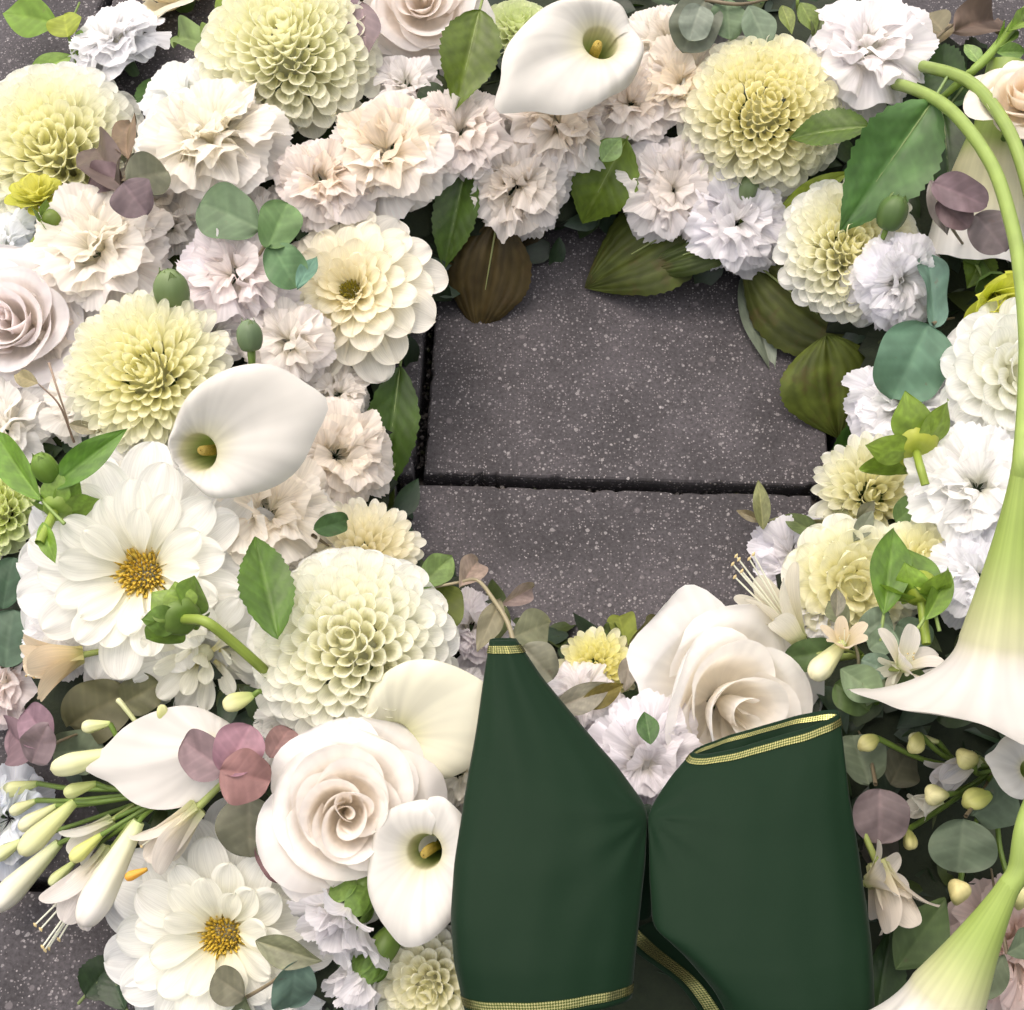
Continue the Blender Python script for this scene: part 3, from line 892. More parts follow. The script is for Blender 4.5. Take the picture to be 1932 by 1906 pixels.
def plain_mat(name, c0, c1, scale, rough=0.9, bump=0.6):
    m, nt, out = newmat(name)
    L = nt.links.new
    geo = nd(nt, "ShaderNodeNewGeometry")
    n1 = nd(nt, "ShaderNodeTexNoise", i_Scale=scale, i_Detail=6.0, i_Roughness=0.65)
    L(geo.outputs["Position"], n1.inputs["Vector"])
    col = mixc(nt, 'MIX', n1.outputs[0], c0, c1)
    p = nd(nt, "ShaderNodeBsdfPrincipled")
    L(col, p.inputs["Base Color"])
    p.inputs["Roughness"].default_value = rough
    bp = nd(nt, "ShaderNodeBump", i_Strength=bump, i_Distance=0.002)
    L(n1.outputs[0], bp.inputs["Height"]); L(bp.outputs[0], p.inputs["Normal"])
    L(p.outputs[0], out.inputs[0])
    return m

M_SLAB = slab_mat()
M_SOIL = plain_mat("joint_soil", (0.006, 0.005, 0.006), (0.022, 0.018, 0.018), 300.0)
M_MOSS = plain_mat("ring_moss", (0.006, 0.010, 0.004), (0.020, 0.030, 0.010), 140.0)

ground = bpy.data.objects.new("ground", to_mesh("ground", [(-3, -3, -0.045), (3, -3, -0.045), (3, 3, -0.045), (-3, 3, -0.045)], [[0, 1, 2, 3]], None, None, M_SOIL))
COL.objects.link(ground)
ground["kind"] = "structure"; ground["label"] = "dark bedding soil under the paving slabs"

pave = bpy.data.objects.new("pavement", None)
COL.objects.link(pave)
pave["kind"] = "structure"; pave["label"] = "dark speckled concrete pavement under the wreath"

def slab_mesh(w, d, seed):
    """slab with slightly worn, chipped arrises; top at z = 0"""
    rg = np.random.default_rng(seed)
    n = 90
    def edge_noise(m):
        t = np.linspace(0, 1, m)
        e = sum(rg.normal() * np.sin(t * f * 6.28 + rg.uniform(0, 6)) / f ** 0.6 for f in (3, 7, 13, 23, 37)) * 0.00035
        for _ in range(9):                                    # chips
            c = rg.uniform(0, 1); wd = rg.uniform(0.004, 0.016)
            e = e - rg.uniform(0.0004, 0.0022) * np.exp(-((t - c) / wd) ** 2)
        return e
    per = []
    for (x0, y0), (x1, y1), nx, ny in (((0, 0), (w, 0), 0, -1), ((w, 0), (w, d), 1, 0), ((w, d), (0, d), 0, 1), ((0, d), (0, 0), -1, 0)):
        t = np.linspace(0, 1, n, endpoint=False)
        e = edge_noise(n) * np.minimum(1, np.minimum(t, 1 - t) * 30)
        per.append(np.stack([x0 + (x1 - x0) * t + nx * e, y0 + (y1 - y0) * t + ny * e], -1))
    per = np.concatenate(per)
    m = len(per)
    c = np.array([w / 2, d / 2])
    rings = [(-0.04, 0.0), (-0.0035, 0.0), (-0.0012, 0.0008), (-0.0002, 0.0022), (0.0, 0.005)]
    V = []
    dirs = per - c; ln = np.linalg.norm(dirs, axis=1)[:, None]
    for z, ins in rings:
        q = c + dirs * (1 - ins / ln)
        V.append(np.c_[q, np.full(m, z)])
    V = np.concatenate(V)
    F = grid_faces(len(rings), m, True)[:, ::-1]
    # lid: fan drawn as quads to an inner ring, then to the middle
    k0 = (len(rings) - 1) * m
    inner = c + dirs * 0.5
    V = np.concatenate([V, np.c_[inner, np.zeros(m)], np.c_[c + dirs * 0.002, np.zeros(m)]])
    F2 = grid_faces(3, m, True, k0)[:, ::-1]
    return to_mesh("paving_slab", V, np.concatenate([F, F2]), None, None, M_SLAB, smooth=False)

# joint lines read in the picture: the cross joint and the joint on its left
JA, JB = at(790, 897, 0), at(1550, 922, 0)
ang = math.atan2(JB.y - JA.y, JB.x - JA.x)
GAP = 0.007
JX = Matrix.Translation(at(788, 903, 0)) @ Matrix.Rotation(ang, 4, 'Z')
SW, SD = 0.270, 0.262
k = 0
for row in range(-3, 4):
    for col_ in range(-4, 4):
        ox = col_ * (SW + GAP) + (-0.0115 if row < 0 else 0.0) + GAP / 2
        oy = row * (SD + GAP) + GAP / 2
        o = part("paving_slab", slab_mesh(SW, SD, k), pave, JX @ Matrix.Translation((ox, oy, 0)) @ Matrix.Rotation(random.Random(k).gauss(0, 0.004), 4, 'Z'))
        k += 1

# grit and bits of moss lying in the joints
rg = np.random.default_rng(12)
bits = []
for i in range(900):
    if i % 2:
        lx, ly = rg.uniform(-0.05, 0.30), rg.normal(0, 0.0022)
    else:
        lx, ly = rg.normal(0, 0.0020) if i % 4 else SW + GAP + rg.normal(0, 0.002), rg.uniform(0.0, 0.26)
    q = JX @ Vector((lx, ly, rg.uniform(-0.034, -0.012)))
    r = rg.uniform(0.0006, 0.0024)
    V = np.array([(1, 0, 0), (0, 1, 0), (-1, 0, 0), (0, -1, 0), (.5, .5, .8), (-.5, .5, .8), (-.5, -.5, .8), (.5, -.5, .8)]) * r * rg.uniform(0.6, 1.3, (8, 1)) + np.array(q)
    c = [(0.05, 0.04, 0.035), (0.09, 0.08, 0.075), (0.03, 0.035, 0.012), (0.02, 0.016, 0.013)][rg.integers(4)]
    bits.append((V, np.array([[0, 1, 5, 4], [1, 2, 6, 5], [2, 3, 7, 6], [3, 0, 4, 7], [4, 5, 6, 7]]), np.repeat([c], 8, 0), np.zeros((8, 2))))
grit = bpy.data.objects.new("joint_grit", to_mesh("joint_grit", *join_data(bits), M_STEM, smooth=False))
COL.objects.link(grit)
grit["kind"] = "stuff"; grit["label"] = "dark grit lying in the joints between the slabs"; grit["category"] = "grit"

# ------------------------------------------------------------------ the ring the flowers are stuck into
th = np.linspace(0, 2 * np.pi, 160, endpoint=False); ps = np.linspace(0, 2 * np.pi, 40, endpoint=False)
rg = np.random.default_rng(4)
T_, P_ = np.meshgrid(th, ps, indexing='ij')
bump_ = 1 + 0.05 * np.sin(9 * T_ + 3 * P_) + 0.05 * np.sin(23 * T_ + 5 * P_) + rg.normal(0, 0.035, T_.shape)
rr = RMID + (RW - 0.022) * np.cos(P_) * bump_
zz = 0.032 + (0.030 + 0.0 * P_) * np.sin(P_) * bump_
G = np.stack([RC.x + rr * np.cos(T_), RC.y + rr * np.sin(T_), np.maximum(zz, 0.002)], -1)
G = np.concatenate([G, G[:1]], 0)
base = thing("wreath_base", "dark moss ring that carries the flowers, seen in the gaps between them", "wreath", Matrix.Identity(4))
part("moss_ring", grid_mesh("moss_ring", G, np.ones(3), M_MOSS, wrap=True), base)

# packed greenery around the ring, too many small leaves to count
rd = random.Random(8)
pieces = []
for i in range(2300):
    t = rd.uniform(0, 2 * math.pi); q = rd.uniform(-1, 1)
    r = RMID + q * (RW - 0.012)
    z = RH * math.sqrt(max(0.0, 1 - q * q)) * rd.uniform(0.55, 0.86) + 0.004
    p = Vector((RC.x + r * math.cos(t), RC.y + r * math.sin(t), z))
    out = Vector((math.cos(t), math.sin(t), 0))
    nrm = (Vector((0, 0, 1)) + out * q * 0.9 + Vector((rd.gauss(0, .4), rd.gauss(0, .4), 0))).normalized()
    s = rd.uniform(0.018, 0.036)
    M = frame(p, nrm, Vector((rd.gauss(0, 1), rd.gauss(0, 1), rd.gauss(0, 0.2))), s=s) @ Matrix.Diagonal((1, rd.uniform(0.7, 1.2), 1, 1))
    c = rd.choice([(0.030, 0.055, 0.016), (0.022, 0.045, 0.018), (0.045, 0.065, 0.014), (0.035, 0.06, 0.035), (0.016, 0.032, 0.012)])
    n_ = 7
    u = np.linspace(0, 1, n_)[:, None]; sv = np.array([-1, 0, 1.0])[None]
    w = 0.3 * np.sin(np.pi * u ** 0.8)
    Pl = np.stack([u * np.ones_like(sv), sv * w, 0.3 * np.abs(sv) * w - 0.3 * (u - .2) ** 2], -1).reshape(-1, 3)
    Pl = np.c_[Pl, np.ones(len(Pl))] @ np.array(M).T
    pieces.append((Pl[:, :3], grid_faces(n_, 3), np.repeat(np.array([c]), len(Pl), 0), np.stack([np.repeat(u, 3, 1), np.repeat(sv * .5 + .5, n_, 0)], -1).reshape(-1, 2)))
part("greenery", to_mesh("greenery", *join_data(pieces), M_LEAF), base, kind="stuff")

# ------------------------------------------------------------------ ribbon
def ribbon_mats():
    m, nt, out = newmat("ribbon_satin")
    L = nt.links.new
    st = nd(nt, "ShaderNodeAttribute", attribute_name="st")
    mp = nd(nt, "ShaderNodeMapping"); mp.inputs["Scale"].default_value = (420, 900, 1)
    L(st.outputs["Vector"], mp.inputs["Vector"])
    wv = nd(nt, "ShaderNodeTexWave", i_Scale=1.0, i_Distortion=0.6); wv.bands_direction = 'X'
    L(mp.outputs[0], wv.inputs["Vector"])
    geo = nd(nt, "ShaderNodeNewGeometry")
    n1 = nd(nt, "ShaderNodeTexNoise", i_Scale=28.0, i_Detail=3.0)
    L(geo.outputs["Position"], n1.inputs["Vector"])
    col = mixc(nt, 'MIX', n1.outputs[0], (0.0036, 0.0165, 0.0060), (0.0048, 0.0195, 0.0072))
    p = nd(nt, "ShaderNodeBsdfPrincipled")
    L(col, p.inputs["Base Color"])
    p.inputs["Roughness"].default_value = 0.6
    p.inputs["Specular IOR Level"].default_value = 0.12
    p.inputs["Sheen Weight"].default_value = 0.08
    p.inputs["Sheen Roughness"].default_value = 0.4
    bp = nd(nt, "ShaderNodeBump", i_Strength=0.12, i_Distance=0.0002)
    L(wv.outputs[0], bp.inputs["Height"]); L(bp.outputs[0], p.inputs["Normal"])
    L(p.outputs[0], out.inputs[0])
    g, nt, out = newmat("gold_braid")
    L = nt.links.new
    st = nd(nt, "ShaderNodeAttribute", attribute_name="st")
    mp = nd(nt, "ShaderNodeMapping"); mp.inputs["Scale"].default_value = (1, 1, 1); mp.inputs["Rotation"].default_value = (0, 0, math.radians(45))
    L(st.outputs["Vector"], mp.inputs["Vector"])
    ck = nd(nt, "ShaderNodeTexChecker", i_Scale=1.0)
    L(mp.outputs[0], ck.inputs["Vector"])
    nz = nd(nt, "ShaderNodeTexNoise", i_Scale=0.35, i_Detail=3.0)
    L(st.outputs["Vector"], nz.inputs["Vector"])
    hi = mixc(nt, 'MIX', nz.outputs[0], (0.16, 0.17, 0.05), (0.52, 0.47, 0.22))  # glints and light sweeps along the braid, painted as brighter and darker patches
    col = mixc(nt, 'MIX', ck.outputs["Fac"], hi, (0.07, 0.09, 0.02))
    p = nd(nt, "ShaderNodeBsdfPrincipled")
    L(col, p.inputs["Base Color"])
    p.inputs["Metallic"].default_value = 0.85
    p.inputs["Roughness"].default_value = 0.24
    bp = nd(nt, "ShaderNodeBump", i_Strength=0.9, i_Distance=0.0004)
    L(ck.outputs["Fac"], bp.inputs["Height"]); L(bp.outputs[0], p.inputs["Normal"])
    L(p.outputs[0], out.inputs[0])
    return m, g
M_RIB, M_GOLD = ribbon_mats()

def sleeve(rows, nu=90, nv=96, dep=(0.0, -0.35), power=2.0):
    """rows from one selvedge to the other: (left x, y, right x, y, height m, half depth m, near bulge); returns points [nu, nv, 3] of the loop of ribbon"""
    R = np.array(rows, float)
    q_ = np.linspace(0, len(R) - 1, 4 * len(R)); R = np.stack([np.interp(q_, np.arange(len(R)), R[:, k]) for k in range(R.shape[1])], -1)
    Q = catmull(R, nu)
    for _ in range(2):
        Q[1:-1] = 0.5 * Q[1:-1] + 0.25 * (Q[2:] + Q[:-2])
    th = np.linspace(0, 2 * np.pi, nv, endpoint=False)
    depv = (TOW + RIGHT * dep[0] + UPI * dep[1]).normalized()
    P = np.zeros((nu, nv, 3))
    for i, (xl, yl, xr, yr, h, dp) in enumerate(Q):
        a, b = at(xl, yl, h), at(xr, yr, h)
        c = (a + b) / 2; hv = (b - a) / 2
        for j, t in enumerate(th):
            ct, st_ = math.cos(t), math.sin(t)
            e = 2.0 / power
            cx = math.copysign(abs(ct) ** e, ct); sy = math.copysign(abs(st_) ** e, st_)
            cr_ = 0.0004 * math.sin(7 * t + 0.05 * i) + 0.0008 * math.sin(0.11 * i + 3 * t) + 0.0002 * math.sin(13 * t - 0.09 * i)
            P[i, j] = c + hv * cx + depv * (dp * sy + cr_ * min(1, dp / 0.012))
    # gathers fanning out from the knot
    kp = np.array(at(1222, 1538, 0.135))
    dv = P - kp
    dist = np.linalg.norm(dv, axis=2)
    an = np.arctan2(dv @ np.array(UPI), dv @ np.array(RIGHT))
    amp = 0.0016 * np.exp(-dist / 0.035) * np.clip(dist / 0.012, 0, 1)
    P = P + (amp * np.sin(an * 11 + 0.7))[..., None] * np.array(depv)
    return P

def sub_rows(P, t0, t1, n, off):
    """strip of the sleeve between t0 and t1 of its length, moved off metres along its outward normal"""
    nu, nv = P.shape[:2]
    ts = np.linspace(t0, t1, n) * (nu - 1)
    i = np.clip(ts.astype(int), 0, nu - 2); f = (ts - i)[:, None, None]
    Q = P[i] * (1 - f) + P[i + 1] * f
    dU = P[np.clip(i + 1, 0, nu - 1)] - P[i]
    dV = np.roll(Q, -1, 1) - np.roll(Q, 1, 1)
    N = np.cross(dU, dV); N /= np.linalg.norm(N, axis=2)[..., None] + 1e-12
    cen = Q.mean(1, keepdims=True)
    sgn = np.sign(((Q - cen) * N).sum(2))[..., None]
    return Q + N * np.where(sgn == 0, 1, sgn) * off

def ribbon_loop(name, P, root, trims, inside=()):
    nu, nv = P.shape[:2]
    u, v = np.meshgrid(np.linspace(0, 1, nu), np.linspace(0, 1, nv), indexing='ij')
    lo = part(name, grid_mesh(name, P, np.ones(3), M_RIB, wrap=True, ST=np.stack([u, v], -1)), root)
    so = lo.modifiers.new("thick", 'SOLIDIFY'); so.thickness = 0.0005; so.offset = 0
    for (t0, t1), off in [(t, 0.0007) for t in trims] + [(t, -0.0007) for t in inside]:
        S = sub_rows(P, t0, t1, 5, off)
        per = np.linalg.norm(np.diff(S[2], axis=0, append=S[2][:1]), axis=1)
        s = np.concatenate([[0], np.cumsum(per)[:-1]])
        wd = np.linalg.norm(S[-1] - S[0], axis=1).mean()
        ST = np.stack([np.repeat(np.linspace(0, wd, 5)[:, None] / 0.0009, nv, 1), np.repeat(s[None] / 0.0009, 5, 0)], -1)
        part("gold_trim", grid_mesh("gold_trim", S, np.ones(3), M_GOLD, wrap=True, ST=ST), lo)
    return lo

bow = thing("ribbon_bow", "dark green satin ribbon bow with gold braided edges at the front of the wreath", "ribbon", Matrix.Identity(4))
PL = sleeve([(926, 1206, 972, 1206, 0.122, 0.005), (914, 1280, 1022, 1280, 0.126, 0.009), (898, 1385, 1110, 1385, 0.130, 0.013), (887, 1450, 1165, 1450, 0.132, 0.015), (875, 1528, 1221, 1532, 0.134, 0.017),
             (860, 1625, 1217, 1625, 0.136, 0.018), (852, 1730, 1207, 1720, 0.136, 0.018), (858, 1815, 1198, 1800, 0.135, 0.018), (880, 1905, 1190, 1884, 0.132, 0.017)], dep=(-0.35, -0.02), power=2.0)
ribbon_loop("ribbon_loop", PL, bow, [(0.020, 0.044), (0.956, 0.982)])
PR = sleeve([(1310, 1420, 1582, 1342, 0.132, 0.0065), (1268, 1478, 1588, 1410, 0.135, 0.013), (1224, 1542, 1598, 1490, 0.137, 0.015), (1226, 1660, 1618, 1600, 0.138, 0.017),
             (1232, 1745, 1636, 1730, 0.138, 0.018), (1290, 1800, 1640, 1780, 0.138, 0.018), (1350, 1870, 1644, 1850, 0.137, 0.017), (1420, 2010, 1650, 1990, 0.130, 0.016)], dep=(0.25, -0.42), power=2.0)
ribbon_loop("ribbon_loop", PR, bow, [(0.020, 0.046), (0.95, 0.975)], inside=[(0.020, 0.046)])
# tail that hangs in the shade under the loops, with its own gold edge
def sheet(rows, nu, nv):
    g = np.array([[list(at(*(np.array(a_) * (1 - q) + np.array(b_) * q))) for q in np.linspace(0, 1, nv)] for a_, b_ in rows])
    return np.stack([catmull(g[:, k], nu) for k in range(nv)], 1)
rows = [((1170, 1764, 0.070), (1330, 1694, 0.054)), ((1205, 1800, 0.072), (1400, 1744, 0.052)), ((1285, 1862, 0.070), (1470, 1822, 0.048)), ((1350, 1960, 0.064), (1560, 1940, 0.042))]
G = sheet(rows, 40, 16)
tail = part("ribbon_tail", grid_mesh("ribbon_tail", G, np.ones(3), M_RIB), bow)
so = tail.modifiers.new("thick", 'SOLIDIFY'); so.thickness = 0.0005
ed = []
for f0, f1 in ((0.06, 0.06), (0.19, 0.19)):
    ed.append([tuple(np.array(a_) * (1 - f0) + np.array(b_) * f0 + np.array([0, 0, 0.0012])) for a_, b_ in rows])
G2 = sheet(list(zip(ed[0], ed[1])), 60, 5)
ln_ = np.concatenate([[0], np.cumsum(np.linalg.norm(np.diff(G2[:, 2], axis=0), axis=1))])
ST2 = np.stack([np.repeat(ln_[:, None], 5, 1) / 0.0009, np.repeat(np.linspace(0, 0.006, 5)[None], 60, 0) / 0.0009], -1)
part("gold_trim", grid_mesh("gold_trim", G2, np.ones(3), M_GOLD, ST=ST2), tail)
rows = [((1150, 1820, 0.050), (1260, 1780, 0.046)), ((1160, 1900, 0.048), (1340, 1900, 0.042)), ((1170, 1990, 0.046), (1400, 1990, 0.040))]
t2 = part("ribbon_tail", grid_mesh("ribbon_tail", sheet(rows, 20, 12), np.ones(3), M_RIB), bow)
so = t2.modifiers.new("thick", 'SOLIDIFY'); so.thickness = 0.0005
kn = [tuple(at(1222, 1525, 0.112)), tuple(at(1220, 1560, 0.118)), tuple(at(1212, 1640, 0.112)), tuple(at(1200, 1720, 0.098))]
part("knot", tube_mesh("knot", kn, [0.003, 0.008, 0.009, 0.008], M_RIB, n=24, k=14), bow)
# ------------------------------------------------------------------ dahlias
WHT, CRM, YEL, LIM = (0.83, 0.82, 0.77), (0.82, 0.78, 0.62), (0.82, 0.77, 0.36), (0.78, 0.78, 0.40)
dahlia(548, 120, 163, "pale yellow ball dahlia at the top, its lower petals like honeycomb cells", dz=16, n=250, outer=(0.88, 0.875, 0.78), inner=(0.90, 0.89, 0.66), ninner=0.5, a=0.0, b=0.34, dome=0.8, plen=0.5, seed=1)
dahlia(112, 300, 172, "round pale yellow dahlia at the left edge below the uppermost white carnation", dz=4, n=210, outer=(0.87, 0.87, 0.84), inner=(0.90, 0.885, 0.60), ninner=0.5, a=0.05, b=0.12, tpow=1.5, dome=0.66, seed=2)
dahlia(286, 712, 158, "lemon chrysanthemum with slender pointed petals beside the large open calla lily", dz=20, kind='mum', n=230, ninner=0.5, outer=(0.88, 0.875, 0.78), inner=(0.90, 0.875, 0.58), a=0.0, b=0.12, dome=0.62, plen=0.70, ov=1.3, e0=-4, seed=3, name="chrysanthemum", cat="chrysanthemum", tight=0.6, small=0.45)
dahlia(668, 558, 178, "cream dahlia with wide petals and an olive eye at the opening's left edge", dz=14, kind='wide', n=78, outer=(0.86, 0.84, 0.78), inner=(0.87, 0.81, 0.60), a=-0.20, b=0.26, dome=0.52, plen=0.66, pw=0.51, e0=-10, e1=70, disc=0.13, disc_col=(0.40, 0.34, 0.04), small=0.22, ninner=0.45, seed=4, tight=0.75)
dahlia(1435, 222, 150, "deep yellow ball dahlia with crowded heart, right of the top calla lily", dz=12, n=270, ninner=0.55, outer=(0.88, 0.875, 0.80), inner=(0.90, 0.86, 0.55), a=0.0, b=0.06, dome=0.74, plen=0.5, small=0.42, seed=5, tpow=0.9, tight=0.55)
dahlia(1600, 478, 136, "white dahlia with lemon heart below the large serrated leaf", dz=10, n=200, ninner=0.5, outer=(0.87, 0.87, 0.84), inner=(0.90, 0.875, 0.60), a=0.05, b=0.10, dome=0.6, seed=6, tpow=1.2)
dahlia(1925, 712, 150, "large white dahlia cut by the right edge, level with the upper slab", dz=18, kind='wide', n=70, outer=(0.87, 0.87, 0.86), inner=(0.87, 0.87, 0.79), a=-0.1, b=0.1, dome=0.6, plen=0.72, ov=1.7, seed=7, ninner=0.35)
dahlia(1645, 935, 120, "flat white and lemon chrysanthemum behind the star shaped green bud", dz=4, kind='mum', n=110, outer=(0.87, 0.87, 0.82), inner=(0.90, 0.87, 0.58), a=-0.05, b=0.1, dome=0.45, plen=0.8, pw=0.34, seed=8, name="chrysanthemum", cat="chrysanthemum")
dahlia(272, 1082, 262, "huge open white dahlia with golden eye at the lower left", dz=8, kind='broad', n=50, outer=(0.86, 0.86, 0.86), inner=(0.86, 0.85, 0.77), a=0.02, b=0.06, dome=0.35, plen=0.86, pw=0.46, e0=-12, e1=40, disc=0.14, disc_col=(0.86, 0.62, 0.09), seed=9, small=0.45, ninner=0.0, tight=1.0)
dahlia(668, 1225, 188, "creamy white ball dahlia left of the ribbon with deep hollow front petals", dz=20, n=190, ninner=0.45, outer=(0.87, 0.87, 0.84), inner=(0.89, 0.88, 0.72), a=-0.02, b=0.28, dome=0.74, plen=0.56, seed=10, tpow=1.2)
dahlia(425, 1760, 245, "open white dahlia with golden eye at the bottom edge", dz=8, kind='broad', n=50, outer=(0.86, 0.865, 0.86), inner=(0.86, 0.85, 0.75), a=0.0, b=0.08, dome=0.36, plen=0.86, pw=0.47, e0=-10, e1=46, disc=0.135, disc_col=(0.82, 0.58, 0.07), seed=11, small=0.42, ninner=0.0, tight=1.0)
dahlia(815, 1858, 112, "white ball dahlia at the bottom edge tucked under the left ribbon loop", dz=8, n=110, outer=(0.87, 0.87, 0.83), inner=(0.89, 0.87, 0.68), a=-0.1, b=0.1, dome=0.7, seed=12)
dahlia(686, 1052, 112, "cream chrysanthemum peeping out above the white ball dahlia", dz=2, kind='mum', n=120, outer=(0.88, 0.86, 0.76), inner=(0.90, 0.84, 0.62), a=0.1, b=0.25, dome=0.55, plen=0.72, pw=0.33, seed=13, name="chrysanthemum", cat="chrysanthemum")
dahlia(1126, 1262, 76, "small bright yellow chrysanthemum between the ribbon tip and the blush rose", dz=2, kind='mum', n=100, outer=(0.88, 0.87, 0.68), inner=(0.90, 0.86, 0.42), a=0.0, b=0.15, dome=0.5, plen=0.75, pw=0.36, seed=14, name="chrysanthemum", cat="chrysanthemum", tpow=0.6)
dahlia(1605, 1105, 130, "pale lemon dahlia with broad rounded petals under the pointed green leaf", dz=6, kind='wide', n=80, outer=(0.86, 0.86, 0.76), inner=(0.88, 0.85, 0.58), a=-0.05, b=0.0, dome=0.5, plen=0.75, ov=1.75, seed=15, small=0.5)
dahlia(1738, 1062, 92, "small pale lemon dahlia fanned out right of the pointed green leaf", dz=8, kind='wide', n=64, outer=(0.86, 0.86, 0.74), inner=(0.88, 0.85, 0.55), a=0.05, b=0.3, dome=0.55, plen=0.8, ov=1.5, seed=16, small=0.5)
dahlia(385, 1232, 140, "white dahlia with long petals hanging below the green bracted bud", dz=-2, kind='broad', n=30, outer=(0.84, 0.84, 0.82), inner=(0.83, 0.82, 0.7), a=0.1, b=-0.3, dome=0.5, plen=0.86, pw=0.41, seed=17, small=0.6, ninner=0.0)
dahlia(2, 970, 92, "pale green dahlia at the left edge behind the bright green leaf pair", dz=2, n=100, outer=(0.72, 0.78, 0.52), inner=(0.72, 0.76, 0.36), dome=0.6, seed=18)
dahlia(975, 62, 70, "small pale green dahlia hidden left of the top calla lily", dz=-6, n=70, outer=(0.72, 0.76, 0.56), inner=(0.66, 0.72, 0.4), dome=0.6, seed=19)
dahlia(1872, 540, 88, "chartreuse half opened dahlia at the right edge above the large white dahlia", dz=22, kind='broad', n=16, outer=(0.70, 0.74, 0.09), inner=(0.80, 0.80, 0.22), a=0.1, b=-1.1, dome=1.1, plen=1.15, pw=0.8, e0=30, e1=84, seed=20, small=0.9, ninner=0.0)
dahlia(78, 392, 62, "yellow green dahlia bud half open on the left edge under the round dahlia", dz=34, kind='broad', n=22, outer=(0.56, 0.58, 0.08), inner=(0.72, 0.70, 0.2), a=-0.1, b=0.9, dome=1.0, plen=1.05, pw=0.6, e0=15, e1=82, seed=21, small=0.8, ninner=0.0)

# ------------------------------------------------------------------ carnations
PNK, LAV = (0.82, 0.775, 0.76), (0.80, 0.785, 0.81)
C_ = carnation
C_(228, 98, 92, "white carnation by the upper left corner of bare pavement", dz=16, outer=(0.84, 0.84, 0.86), inner=(0.84, 0.83, 0.82), seed=1)
C_(372, 205, 92, "white carnation standing upright between the pale yellow dahlia and brown leaf", dz=12, outer=(0.82, 0.84, 0.86), inner=(0.84, 0.83, 0.78), b=0.6, a=0.0, seed=2, n=24)
C_(400, 282, 132, "big creamy white carnation right of the purple brown eucalyptus leaves", dz=22, outer=(0.83, 0.80, 0.76), inner=(0.84, 0.80, 0.68), seed=3, n=38)
C_(612, 352, 84, "beige pink carnation left of the peach hearted one", dz=14, outer=PNK, inner=(0.80, 0.71, 0.60), seed=4)
C_(738, 298, 108, "beige carnation with peach heart under the pale yellow ball dahlia", dz=16, outer=(0.83, 0.80, 0.775), inner=(0.84, 0.75, 0.61), b=0.3, a=-0.05, seed=5, n=40)
C_(868, 255, 86, "pinkish white carnation below the upright olive leaf", dz=12, outer=PNK, inner=(0.80, 0.74, 0.68), seed=6)
C_(975, 348, 92, "blush carnation hanging over the opening's top edge, lowest of its row", dz=8, outer=(0.82, 0.79, 0.775), inner=(0.79, 0.73, 0.65), b=-0.25, a=0.0, seed=7)
C_(1052, 238, 96, "pale carnation directly below the top calla lily", dz=10, outer=(0.83, 0.80, 0.79), inner=(0.81, 0.73, 0.62), seed=8)
C_(1190, 200, 78, "small cream carnation under the right flare of the top calla lily", dz=10, outer=(0.83, 0.79, 0.765), inner=(0.81, 0.73, 0.64), seed=9)
C_(1285, 165, 84, "cream carnation touching the deep yellow dahlia's left side", dz=12, outer=(0.83, 0.80, 0.78), inner=(0.82, 0.73, 0.58), seed=10)
C_(1252, 88, 72, "pale carnation under the grey green eucalyptus at the top edge", dz=6, outer=(0.81, 0.78, 0.74), inner=(0.81, 0.76, 0.68), seed=11, n=26)
C_(1268, 362, 90, "lavender white carnation right of the bright green leaf at the opening", dz=8, outer=(0.79, 0.765, 0.77), inner=(0.80, 0.75, 0.70), b=-0.1, a=0.0, seed=12)
C_(1388, 425, 95, "bright white carnation at the opening's top right edge", dz=6, outer=(0.81, 0.80, 0.84), inner=(0.82, 0.80, 0.80), b=-0.1, a=0.0, seed=13)
C_(1632, 110, 112, "large white carnation beside the arching calla stems", dz=20, outer=(0.83, 0.81, 0.82), inner=(0.83, 0.80, 0.79), seed=14, n=38)
C_(1690, 528, 82, "white carnation overlapping the lemon hearted dahlia's right side", dz=20, outer=(0.82, 0.81, 0.85), inner=(0.82, 0.81, 0.81), b=-0.2, a=0.2, seed=15)
C_(195, 482, 130, "broad creamy carnation left of the round green bud", dz=16, outer=(0.83, 0.79, 0.75), inner=(0.83, 0.79, 0.69), seed=16, n=40)
C_(448, 522, 104, "lavender white carnation between the round bud and the eucalyptus", dz=14, outer=(0.82, 0.78, 0.81), inner=(0.82, 0.76, 0.73), b=0.1, a=0.0, seed=17, n=36)
C_(548, 648, 82, "small white carnation behind the stalked round bud", dz=10, outer=(0.82, 0.78, 0.76), inner=(0.82, 0.78, 0.72), b=0.2, a=0.0, seed=18, n=26)
C_(632, 862, 96, "blush carnation right of the open calla lily at the opening's left edge", dz=8, outer=(0.81, 0.755, 0.70), inner=(0.81, 0.75, 0.66), a=0.35, b=0.1, seed=19, n=38)
C_(505, 975, 112, "cream carnation with long loose petals under the open calla lily", dz=6, outer=(0.83, 0.80, 0.74), inner=(0.83, 0.76, 0.65), seed=20, n=34)
C_(1222, 1432, 108, "lavender white carnation in the notch between the two ribbon loops", dz=10, outer=(0.79, 0.77, 0.80), inner=(0.80, 0.77, 0.78), b=0.25, a=0.0, seed=21, n=36)
C_(886, 1196, 78, "lilac white frilled carnation behind the left ribbon tip", dz=4, outer=(0.80, 0.76, 0.80), inner=(0.81, 0.78, 0.78), seed=22, n=28)
C_(1700, 775, 92, "white carnation half covered by the large round eucalyptus leaf", dz=6, outer=(0.82, 0.81, 0.85), inner=(0.83, 0.83, 0.82), seed=23)
